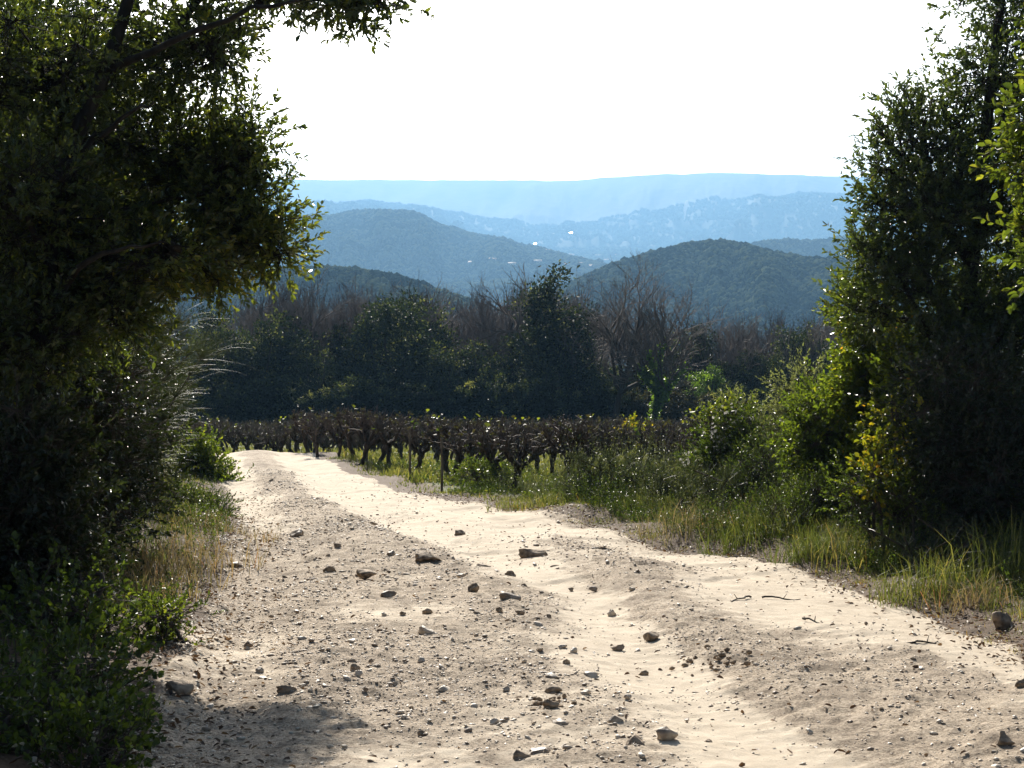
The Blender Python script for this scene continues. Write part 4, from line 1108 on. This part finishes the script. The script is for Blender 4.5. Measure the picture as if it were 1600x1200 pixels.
# the field beyond the crest on the left of the first row
for j in range(1, 14):
    for i in range(10, 90):
        q = P0 + U * (i * 1.28) - Vd * (j * 1.75)
        px = 800 + F * q[0] / q[1]
        if 47.5 < q[1] < 92 and 290 < px: spots.append((q[1], q[0], -j, i))
spots.sort()
rngv = np.random.default_rng(77)
first = True
def place_vine(x, y, s, rz, k, label, tilt=(0, 0)):
    z = float(H(x, y))
    o = bpy.data.objects.new('grape_vine', vm[k][0]); link(o)
    o.location = (x, y, z); o.rotation_euler = (tilt[0], tilt[1], rz); o.scale = (s[0], s[0], s[1])
    tag(o, label, 'grape vine', 'grape vines of the vineyard')
    link(bpy.data.objects.new('canes', vm[k][1]), o)
    link(bpy.data.objects.new('leaves', vm[k][2]), o)
    link(bpy.data.objects.new('dry_leaves', vm[k][3]), o)
GEN = 'gnarled leafless bush vine standing in the brown rows of the vineyard'
SPECIAL = {0: 'thick vine trunk nearest the twiggy shrub, right end of the front row', 1: 'second vine of the front row counted from its right end', 2: 'stout upright vine in front row with green weeds at its foot',
           3: 'slim vine of the front row left of the stout upright one', 4: 'dark vine in front row beside the thin stake', 5: 'vine next to the leaning one in the front row'}
front = [s for s in spots if s[2] == 0][:6]
cut = []
rest = []
nn = 0
for (y, x, j, i) in spots:
    jit = rngv.normal(0, .10, 2); k = int(rngv.integers(0, VN)); rz = rngv.random() * 6.28
    sx = rngv.uniform(.85, 1.25); px = 800 + F * x / y
    lab = GEN
    if (y, x, j, i) in front: lab = SPECIAL[front.index((y, x, j, i))]; sx = 1.25
    if rngv.random() < .05 and lab == GEN: continue
    # height so that the tops keep level
    if nn < 299:
        place_vine(x + jit[0], y + jit[1], (sx, rngv.uniform(.95, 1.08)), rz, k, lab); nn += 1
    else:
        rest.append((x + jit[0], y + jit[1], sx, rz, k))
# the leaning vine
g = ground_pt(585, 728)
o = bpy.data.objects.new('grape_vine', vm[2][0]); link(o); o.location = (g[0] - .25, g[1], g[2]); o.rotation_euler = (0, .42, .4); o.scale = (1.15, 1.15, 1.12)
tag(o, 'vine leaning strongly to the right, at the left end of the front row', 'grape vine', 'grape vines of the vineyard')
for q, nm in ((1, 'canes'), (2, 'leaves'), (3, 'dry_leaves')): link(bpy.data.objects.new(nm, vm[2][q]), o)

def merge_rest():
    if not rest: return
    cache = {}
    V, Fq = [], []; off = 0
    def get(me):
        v = np.empty(len(me.vertices) * 3, np.float32); me.vertices.foreach_get('co', v)
        f = np.empty(len(me.polygons) * 4, np.int32); me.loops.foreach_get('vertex_index', f)
        return v.reshape(-1, 3), f.reshape(-1, 4)
    for k in range(VN): cache[k] = [get(vm[k][0]), get(vm[k][1])]
    for (x, y, s, rz, k) in rest:
        c, sn = math.cos(rz), math.sin(rz); z = float(H(x, y))
        for v, f in cache[k]:
            w = v @ np.array([[c, sn, 0], [-sn, c, 0], [0, 0, 1]]) * [s, s, 1] + [x, y, z]
            V.append(w); Fq.append(f + off); off += len(v)
    o = obj('distant_vines', make_mesh('distant_vines', np.concatenate(V), np.concatenate(Fq), M['vine'], None, True))
    tag(o, 'far rows of bare vines merging into one brown band before the wood', 'grape vines', 'grape vines of the vineyard', 'stuff')
merge_rest()
print('vines', len(spots), 'individual', nn, 'rest', len(rest))

def stake(px, py, hpx, label):
    g = ground_pt(px, py); T = Tubes(); h = hpx / F * g[1]
    T.add([[0, 0, -.1], [.01, 0, h * .5], [0, .01, h]], [.022, .022, .018], 6)
    tag(obj('vine_stake', T.mesh('vine_stake', M['post']), None, g), label, 'stake', 'stakes in the vineyard')
stake(573, 727, 50, 'thin wooden stake beside the leaning vine')
stake(640, 748, 78, 'thin stake left of the first stout vine in the front row')
stake(690, 766, 84, 'slim leafy stake between the two stout vines of the front row')

# ------------------------------------------------------------------ the wood behind the vineyard
def bare_tree(seed, spread=.5, upness=.5, levels=4, trunkfrac=.3, thick=1.0, many=6):
    """unit height leafless tree"""
    rng = np.random.default_rng(seed); T = Tubes(); W = Tubes(); tips = []
    def grow(p, d, L, r, lv):
        n = 5 if lv < 3 else 3
        pts = [p]; q = p.copy(); dd = d.copy()
        for i in range(n):
            dd = unit(dd + rng.normal(0, .17 if lv else .07, 3) + [0, 0, .07]); q = q + dd * L / n; pts.append(q.copy())
        pts = np.array(pts)
        (T if lv < 2 else W).add(pts, np.linspace(r, r * .55, n + 1), 6 if lv < 1 else 4 if lv < 2 else 3)
        if lv >= levels: tips.append(pts[-1]); return
        m = (rng.integers(3, 6) if lv < 3 else rng.integers(2, 4)) if lv else rng.integers(many, many + 3)
        for k in range(m):
            i = rng.uniform(.35 if lv else .62, 1) * n; i0 = int(min(i, n - 1)); s = pts[i0] + (pts[i0 + 1] - pts[i0]) * (i - i0)
            a = rng.random() * 6.283; perp = unit(np.cross(dd, [math.cos(a), math.sin(a), .3]))
            nd = unit(dd * rng.uniform(.5, 1.0) + perp * spread * rng.uniform(.7, 1.5) + [0, 0, upness * .5])
            grow(s, nd, L * rng.uniform(.48, .72), r * rng.uniform(.45, .62), lv + 1)
        grow(pts[-1], dd, L * .62, r * .5, lv + 1)
    grow(np.array([0, 0, -.02]), np.array([rng.normal(0, .06), rng.normal(0, .06), 1.0]), .42, .021 * thick, 0)
    allz = max(v[:, 2].max() for v in W.v)
    for A in (T, W): A.v = [v / [allz, allz, allz] for v in A.v]
    return T.mesh('trunk', M['bark_grey']), W.mesh('twigs', M['twig_red']), np.array(tips) / allz

def leaf_cloud(seed, blobs, n, L, mat, name='crown', tone=.45):
    rng = np.random.default_rng(seed)
    w = np.array([b[3] * b[4] for b in blobs]); w = w / w.sum()
    P, K, O = [], [], []
    for b, ww in zip(blobs, w):
        m = int(n * ww); nc = max(6, m // 40)
        q = rdirs(rng, nc) * rng.uniform(.45, 1.02, (nc, 1)) * [b[3], b[3], b[4]]
        c = np.array(b[:3]) + q; i = rng.integers(0, nc, m)
        o = rng.normal(0, .035, (m, 3)); P.append(c[i] + o * [1, 1, .8]); K.append(rng.normal(0, .20, nc)[i]); O.append(unit(q)[i])
    P = np.concatenate(P); K = np.concatenate(K); O = np.concatenate(O); m = len(P)
    D = unit(O + rng.normal(0, .7, (m, 3))); N = unit(rng.normal(0, .8, (m, 3)) + O * .5 + [0, 0, .5])
    v, f = leaf_mesh_data(P, D, N, L * rng.uniform(.6, 1.3, m), L * .5)
    return make_mesh(name, v, f, M[mat], fattrs={'rnd': np.repeat(np.clip(tone + K + rng.normal(0, .15, m), 0, 1), 2)})

bare = [bare_tree(s, sp, up, lv, thick=tk)[:2] for s, sp, up, lv, tk in ((1, .7, .5, 4, .9), (2, .6, .75, 4, .85), (3, .85, .45, 4, 1.0), (4, .55, .8, 4, .8), (5, .7, .6, 4, .9))]
bigbare = bare_tree(17, .62, .5, 5, thick=.8, many=5)
def ev_blobs(seed, wd, lo=.1):
    rng = np.random.default_rng(seed); out = [(0, 0, .5, wd * .75, .42)]
    for k in range(9):
        a = rng.random() * 6.28; z = rng.uniform(.25, .9); rr = wd * (1 - .3 * max(0, z - .5) / .5)
        out.append((math.cos(a) * rr * .6, math.sin(a) * rr * .6, z, rr * rng.uniform(.35, .55), rng.uniform(.08, .15)))
    return out
ever = []
for i, wd in enumerate((.22, .30, .36, .26, .42)):
    T = Tubes(); rng = np.random.default_rng(60 + i)
    for k in range(3):
        a = rng.normal(0, .05, 2); T.add([[a[0] * .3, a[1] * .3, -.03], [a[0], a[1], .3], [a[0] * 2.2, a[1] * 2.2, .8]], [.016, .012, .005], 6)
    ever.append((T.mesh('trunk', M['bark_grey']), leaf_cloud(70 + i, ev_blobs(80 + i, wd), 11000, .024, 'far_leaf', tone=.42)))
under = [leaf_cloud(90 + i, [(0, 0, .35, .55, .38), (.3, .1, .6, .3, .28), (-.3, 0, .55, .3, .3), (.05, -.1, .8, .22, .2)], 7000, .045, ('far_leaf', 'far_leaf', 'far_brown')[i], name='leaves', tone=(.3, .42, .4)[i]) for i in range(3)]

def tree(kind, px, topy, Y, label, var, widen=1.0, group='trees of the wood behind the vineyard', seed=0, name=None, cat='tree'):
    x = (px - 800) / F * Y; z = float(H(x, Y)) - .1
    h = max((EYE + (400 - topy + {'bare': 16, 'ever': 4, 'under': 0}[kind]) / F * Y) - z, 1.0)
    rng = np.random.default_rng(seed + int(px) * 7 + int(Y))
    nm = {'bare': 'bare_tree', 'ever': 'evergreen_tree', 'under': 'undergrowth_shrub'}[kind] if name is None else name
    root = empty(nm, (x, Y, z), label, cat, group)
    root.scale = (h * widen, h * widen, h); root.rotation_euler = (0, 0, rng.random() * 6.28)
    if kind == 'bare':
        link(bpy.data.objects.new('trunk', var[0]), root); link(bpy.data.objects.new('twigs', var[1]), root)
    elif kind == 'ever':
        link(bpy.data.objects.new('trunk', var[0]), root); link(bpy.data.objects.new('crown', var[1]), root)
    else:
        link(bpy.data.objects.new('leaves', var), root)
    return root

EV = [ # px, top, dist, variant, widen, label
 (345, 478, 100, 1, 1.0, 'leftmost dark evergreen of the wood, beside the broom'),
 (395, 500, 99, 3, 1.0, 'dark evergreen second from the left in the wood'),
 (450, 478, 102, 0, 1.2, 'slender pointed evergreen third from the left in the wood'),
 (490, 530, 98, 1, 1.0, 'small grey green tree between the slender evergreen and the great round one'),
 (545, 505, 103, 3, 1.0, 'dark evergreen directly left of the great round one'),
 (612, 455, 100, 4, 1.0, 'great round headed black green tree, largest evergreen of the wood'),
 (668, 462, 104, 1, 1.0, 'dark evergreen leaning against the right flank of the great round one'),
 (700, 545, 98, 2, .9, 'low dark evergreen right of the great round one'),
 (748, 528, 99, 0, 1.3, 'narrow grey green tree with light rim left of the broad pale one'),
 (812, 512, 101, 2, 1.1, 'broad pale leaved evergreen left of the ivy tree'),
 (850, 560, 97, 1, 1.1, 'dark evergreen in front of the ivy tree'),
 (905, 525, 99, 3, 1.2, 'dark evergreen right of the ivy tree'),
 (938, 590, 97, 2, 1.0, 'low dark evergreen at the foot of the great bare tree'),
 (1078, 512, 104, 1, 1.0, 'greyish evergreen right of the green stemmed tree'),
 (1140, 560, 103, 2, .9, 'broad dark evergreen right of the small bright green one'),
 (1195, 545, 104, 4, .8, 'wide brownish evergreen above the grey leaved shrub'),
 (1255, 505, 108, 2, 1.0, 'round grey evergreen near the right hand oak'),
 (1310, 540, 104, 1, 1.0, 'rightmost evergreen of the wood, touching the right hand oak'),
]
for i, (px, ty, Y, v, w, lab) in enumerate(EV): tree('ever', px, ty, Y, lab, ever[v], w, seed=i, name='evergreen_tree')
# small bright green one
gr = leaf_cloud(141, ev_blobs(142, .36), 7000, .03, 'far_ivy', tone=.35)
tree('ever', 1107, 572, 98, 'small bright green round tree in the dark wood right of the ivy stems', (ever[0][0], gr), 1.0)
# great bare tree
t = tree('bare', 957, 402, 93.5, 'great bare tree with wide branching crown in the centre of the wood', bigbare, 1.25, name='bare_tree')
# ivy tree: dead branches above ivy column
t = tree('bare', 868, 424, 99.5, 'bare tree with its trunk thickly wrapped in dark ivy, left of the great bare tree', bare[2], 1.1)
iv = leaf_cloud(150, [(0, 0, .35, .13, .33), (.03, 0, .7, .09, .17), (-.06, .0, .55, .12, .12), (.06, 0, .82, .07, .08), (.1, .02, .6, .08, .05), (.13, 0, .74, .07, .06), (-.12, 0, .70, .07, .05), (.0, 0, .92, .05, .05)], 7000, .022, 'far_leaf', 'ivy', .4)
link(bpy.data.objects.new('ivy', iv), t)
# tree with green ivy stems
def ivy_tree():
    me = bare_tree(31, .75, .6, 4, thick=1.1)
    t = tree('bare', 1022, 476, 93, 'tree with bright green ivy sleeving its trunk and forked limbs', me, 1.1)
    v = np.empty(len(me[0].vertices) * 3, np.float32); me[0].vertices.foreach_get('co', v); v = v.reshape(-1, 3)
    rng = np.random.default_rng(4); n = 5200
    P = v[rng.integers(0, len(v), n)]; Q = v[np.clip(rng.integers(0, len(v), n), 0, len(v) - 1)]
    # spread along the limbs: average with a vertex a ring away
    j = np.clip(np.searchsorted(np.arange(len(v)), rng.integers(0, len(v) - 6, n)), 0, len(v) - 7)
    u = rng.random((n, 1)); A = v[j]; Bq = v[j + 6]; ok = np.linalg.norm(A - Bq, axis=1) < .15
    P = (A * (1 - u) + Bq * u)[ok] + rng.normal(0, .009, (ok.sum(), 3)); P = P[P[:, 2] < .78]
    D = rdirs(rng, len(P)); vv, f = leaf_mesh_data(P, D, rdirs(rng, len(P)), .02, .014)
    link(bpy.data.objects.new('ivy', make_mesh('ivy', vv, f, M['far_ivy'], fattrs={'rnd': np.repeat(np.clip(rng.normal(.6, .2, len(P)), 0, 1), 2)})), t)
ivy_tree()
# bare trees
BT = [(372, 455), (405, 440), (432, 452), (462, 432), (492, 418), (520, 445), (552, 438), (585, 446), (640, 436), (690, 440), (722, 446), (756, 436), (790, 442), (822, 430), (905, 436), (1060, 500), (1098, 492), (1132, 478), (1165, 488), (1196, 478), (1228, 490), (1262, 484), (1296, 478), (1325, 492)]
rb = np.random.default_rng(8)
where = ['over the left dark evergreens', 'between the broom and the great round evergreen', 'behind the great round evergreen', 'left of the ivy tree', 'between the ivy tree and the great bare tree', 'right of the green ivy tree', 'left of the right hand oak']
for i, (px, ty) in enumerate(BT):
    z = where[0 if px < 470 else 1 if px < 560 else 2 if px < 700 else 3 if px < 850 else 4 if px < 940 else 5 if px < 1200 else 6]
    tree('bare', px, ty, 106 + rb.uniform(-3, 6), 'leafless grey purple tree rising ' + z, bare[i % 5], rb.uniform(.6, .9), group='bare trees of the wood', seed=i)
for row, (Y, dt) in enumerate(((124, 4), (148, 4))):
    for px in np.arange(300 + row * 17, 1345, 46):
        px = px + rb.uniform(-9, 9)
        base = np.interp(px, [300, 500, 620, 760, 900, 1000, 1080, 1340], [470, 452, 446, 450, 448, 480, 505, 495])
        tree('bare', px, base + dt + rb.uniform(-6, 14), Y + rb.uniform(-4, 4), 'one of the bare trees crowded behind the first row of the wood', bare[int(rb.integers(0, 5))], rb.uniform(.65, .95), group='bare trees crowded at the back of the wood', seed=row)
for i, px in enumerate(np.arange(300, 1345, 24)):
    b = rb.uniform(-8, 8); Y = 94.5 + rb.uniform(0, 4)
    top = rb.uniform(575, 620) if px < 950 else rb.uniform(590, 635)
    tree('under', px + b, top, Y, 'dense dark shrub in the undergrowth at the foot of the wood', under[int(rb.integers(0, 3)) if px > 950 else int(rb.integers(0, 2))], rb.uniform(.8, 1.2), group='undergrowth along the foot of the wood', cat='shrub', seed=i)
for i, px in enumerate(np.arange(300, 1345, 30)):
    tree('under', px + rb.uniform(-8, 8), rb.uniform(520, 560) + (30 if px > 950 else 0), 109 + rb.uniform(0, 5), 'tall dark shrub filling the shade inside the wood', under[int(rb.integers(0, 3))], rb.uniform(.7, 1.0), group='tall shrubs inside the wood', cat='shrub', seed=i)

# ------------------------------------------------------------------ woods on the hills
def hill_woods(name, label, ymin, ymax, pxa, pxb, n, size, seed, sub=1, keep=None):
    rng = np.random.default_rng(seed)
    y = np.exp(rng.uniform(math.log(ymin), math.log(ymax), n)); px = rng.uniform(pxa, pxb, n); x = (px - 800) / F * y
    e = 2.0 + y * .002
    z = H_far(x, y); slope = (H_far(x, y + e) - z) / e
    k = slope > -.12
    x, y, z, px = x[k], y[k], z[k], px[k]
    if keep is not None:
        k = keep(px, y); x, y, z, px = x[k], y[k], z[k], px[k]
    n = len(x)
    base, bf = (ICO2, ICO2F) if sub == 2 else (ICO1, ICO1F)
    s = size * rng.lognormal(0, .15, n)
    m = len(base)
    jit = 1 + rng.normal(0, .09, (n, m, 1))
    v = base[None] * jit * s[:, None, None] * np.stack([np.ones(n), np.ones(n), rng.uniform(.7, 1.1, n)], 1)[:, None, :] + np.stack([x, y, z + s * .6], 1)[:, None, :]
    f = (bf[None] + (np.arange(n) * m)[:, None, None]).reshape(-1, 3)
    r = np.repeat(np.clip(.5 + .8 * fbm(x / (size * 9), y / (size * 9), 3, seed) + rng.normal(0, .22, n), 0, 1), m)
    o = obj(name, make_mesh(name, v.reshape(-1, 3), f, M['crown_far'], {'rnd': r}, True))
    tag(o, label, 'woodland', kind='stuff')
    return n
hill_woods('woodland', 'dark green wood on the low near ridge at the left', 560, 840, 280, 1400, 16000, 1.7, 1, 1)
hill_woods('woodland', 'scrubby oak wood covering the dark rounded hill at the right', 720, 1230, 780, 1500, 26000, 2.0, 2, 1)
hill_woods('woodland', 'bluish wood covering the long hill on the left', 2000, 3150, 380, 1000, 24000, 4.2, 3, 1)
hill_woods('woodland', 'bluish wood on the low rise behind the dark rounded hill', 1950, 2550, 1080, 1450, 9000, 3.8, 4, 1)
hill_woods('woodland', 'pale wood on the middle distance slopes of the valley', 3300, 6350, 400, 1450, 22000, 6.5, 5, 1)

# ------------------------------------------------------------------ valley houses, bright roofs, smoke
def hill_hit(px, py, y0=2400, y1=8000):
    d = np.linspace(y0, y1, 1500); zs = EYE + (400 - py) / F * d
    h = H_far((px - 800) / F * d, d); k = np.nonzero(h >= zs)[0]
    return float(d[k[0]]) if len(k) else None

def house(px, py, Y, w, d, h, rz, label, rh=None, wall='wall_w', roof='tile'):
    Y2 = hill_hit(px, py + 4); w, d, h = (w, d, h) if not Y2 else (w * .55 * max(Y2 / Y, 1), d * .8, h * .8); Y = Y2 - 15 if Y2 else Y
    x = (px - 800) / F * Y; zt = EYE + (400 - py) / F * Y
    z0 = min(float(H_far(x, Y)), zt - h)
    root = empty('house', (x, Y, zt - h), label, 'house', 'houses in the valley'); root.rotation_euler = (0, 0, rz)
    rh = rh or w * .18
    b = zt - h - z0 + 2
    W, D = w / 2, d / 2
    v = [(-W, -D, -b), (W, -D, -b), (W, D, -b), (-W, D, -b), (-W, -D, h), (W, -D, h), (W, D, h), (-W, D, h), (-W, 0, h + rh), (W, 0, h + rh)]
    q = [(0, 1, 5, 4), (1, 2, 6, 5), (2, 3, 7, 6), (3, 0, 4, 7)]; t = [(4, 8, 7), (5, 6, 9)]
    obj('wall', make_mesh('wall', np.array(v), [np.array(q), np.array(t)], M[wall]), root)
    e = .6
    rv = [(-W - e, -D - e, h - .2), (W + e, -D - e, h - .2), (W + e, 0, h + rh + .25), (-W - e, 0, h + rh + .25), (-W - e, D + e, h - .2), (W + e, D + e, h - .2)]
    rv += [(a, b_, c - .25) for a, b_, c in rv]
    obj('roof', make_mesh('roof', np.array(rv), [np.array([(0, 1, 2, 3), (3, 2, 5, 4), (7, 6, 9, 8), (8, 9, 10, 11), (0, 6, 7, 1), (4, 5, 11, 10), (1, 7, 8, 2), (2, 8, 11, 5), (0, 3, 9, 6), (3, 4, 10, 9)])], M[roof]), root)
    for sx in (-.5, 0, .5):
        c = np.array([[sx * w * .6 - .5, -D - .03, h * .35], [sx * w * .6 + .5, -D - .03, h * .35], [sx * w * .6 + .5, -D - .03, h * .75], [sx * w * .6 - .5, -D - .03, h * .75]])
        c2 = c + [0, .06, 0]; obj('window', make_mesh('window', np.concatenate([c, c2]), [np.array([(0, 1, 2, 3), (4, 7, 6, 5), (0, 4, 5, 1), (1, 5, 6, 2), (2, 6, 7, 3), (3, 7, 4, 0)])], M['vine']), root)
HS = [(852, 392, 3300, 26, 'pale house just right of the long shining roof'), (868, 398, 3350, 20, 'house below the pale one, left part of the village'), (893, 398, 3400, 16, 'small bright house straight below the round shining roof'), (915, 404, 3450, 24, 'house in the middle of the village strip'),
      (935, 400, 3500, 22, 'rear house above the village strip'), (950, 407, 3400, 26, 'rightmost village house before the dark hill'), (905, 412, 3250, 18, 'front house of the village among the trees'), (880, 414, 3200, 20, 'front house left of centre in the village'),
      (840, 408, 3200, 18, 'lone house below the long shining roof'), (738, 410, 3100, 18, 'leftmost house low on the long hill'), (770, 405, 3150, 16, 'small house right of the leftmost one'), (800, 412, 3100, 18, 'house between the hill foot and the village'), (925, 416, 3150, 22, 'lowest house at the foot of the dark hill'), (965, 399, 3700, 20, 'farthest house beside the shoulder of the dark hill')]
rh_ = np.random.default_rng(3)
for px, py, Y, w, lab in HS: house(px, py, Y, w, 11, 7, rh_.uniform(-.4, .4), lab)

def shining(px, py, Y, w, d, label, round_=False):
    Y2 = hill_hit(px, py + 2)
    if Y2: w, d, Y = w * Y2 / Y, d * Y2 / Y, Y2 - 12
    c = at(px, py, Y)
    root = empty('greenhouse', c, label, 'greenhouse')
    n = Vector((S.x, S.y, S.z)) + (Vector((0, 0, EYE)) - Vector(c)).normalized(); n.normalize()
    # roof slope shaped to mirror the sun straight into the camera
    xa = Vector((1, 0, 0)); xa = (xa - n * xa.dot(n)).normalized(); ya = n.cross(xa)
    Rm = np.array([xa, ya, n]).T
    xs = np.linspace(-.5, .5, 9); V = []
    pts = np.array([[a * w, b * d, (.25 - b * b) * d * .02] for b in np.linspace(-.5, .5, 7) for a in xs]) @ Rm.T
    idx = np.arange(63).reshape(7, 9)
    f = np.stack([idx[:-1, :-1], idx[:-1, 1:], idx[1:, 1:], idx[1:, :-1]], -1).reshape(-1, 4)
    low = pts.copy(); low[:, 2] -= .5
    per = np.concatenate([idx[0, :], idx[1:, -1], idx[-1, -2::-1], idx[-2:0:-1, 0]])
    fr = np.array([(per[i], per[(i + 1) % len(per)], per[(i + 1) % len(per)] + 63, per[i] + 63) for i in range(len(per))])
    obj('roof', make_mesh('roof', np.concatenate([pts, low]), [f, f[:, ::-1] + 63, fr], M['sheet'], None, True), root)
    g0 = float(H_far(c[0], c[1])) - c[2] - 3
    V = []; Fw = []
    a = pts[per] - [0, 0, .55]; b = a.copy(); b[:, 2] = min(g0, -4)
    m = len(per)
    Fw = np.array([(i, (i + 1) % m, (i + 1) % m + m, i + m) for i in range(m)])
    obj('wall', make_mesh('wall', np.concatenate([a * [.97, .97, 1], b * [.97, .97, 1]]), Fw, M['wall_w']), root)
shining(834, 382, 3000, 11, 17, 'long white greenhouse roof flashing in the sun at the end of the blue hill')
shining(892, 365, 4200, 9, 34, 'round looking white roof flashing in the sun on the far slope')

def smoke():
    Y = hill_hit(1070, 345) or 5000; print('smoke', Y); c = at(1070, 342, Y - 40); g = float(H_far(c[0], c[1]))
    T = Tubes(); hs = np.linspace(0, 1, 12)
    p = np.stack([np.interp(hs, [0, .5, 1], [-3, 2, 5]) + np.sin(hs * 9) * 1.2, 0 * hs, hs * 62 - 5], 1); T.add(p, np.interp(hs, [0, .3, .8, 1], [2, 4, 8, 3]), 10)
    m, nt, N, Lk = new_mat('smoke'); out = N.new('ShaderNodeOutputMaterial'); pv = N.new('ShaderNodeVolumePrincipled')
    pv.inputs['Color'].default_value = (.9, .92, .95, 1); pv.inputs['Density'].default_value = .08; Lk.new(pv.outputs[0], out.inputs['Volume'])
    me = T.mesh('smoke', m); bm_caps = None
    import bmesh
    bm = bmesh.new(); bm.from_mesh(me); bmesh.ops.holes_fill(bm, edges=[e for e in bm.edges if e.is_boundary], sides=0); bm.to_mesh(me); bm.free()
    tag(obj('smoke', me, None, c), 'thin pale column of smoke rising from the far slope', 'smoke', kind='stuff')
smoke()

# ------------------------------------------------------------------ haze
def haze():
    m, nt, N, Lk = new_mat('haze'); out = N.new('ShaderNodeOutputMaterial'); pv = N.new('ShaderNodeVolumePrincipled')
    pv.inputs['Color'].default_value = (.28, .55, .89, 1); pv.inputs['Density'].default_value = .000165; pv.inputs['Anisotropy'].default_value = .32
    Lk.new(pv.outputs[0], out.inputs['Volume'])
    x, y0, y1, z0, z1 = 8200, -30, 9260, -110, 400
    v = np.array([(a, b, c) for c in (z0, z1) for b in (y0, y1) for a in (-x, x)])
    f = np.array([(0, 2, 3, 1), (4, 5, 7, 6), (0, 1, 5, 4), (2, 6, 7, 3), (0, 4, 6, 2), (1, 3, 7, 5)])
    tag(obj('haze', make_mesh('haze', v, f, m)), 'blue haze lying over the valley and hills', 'haze', kind='stuff')
haze()
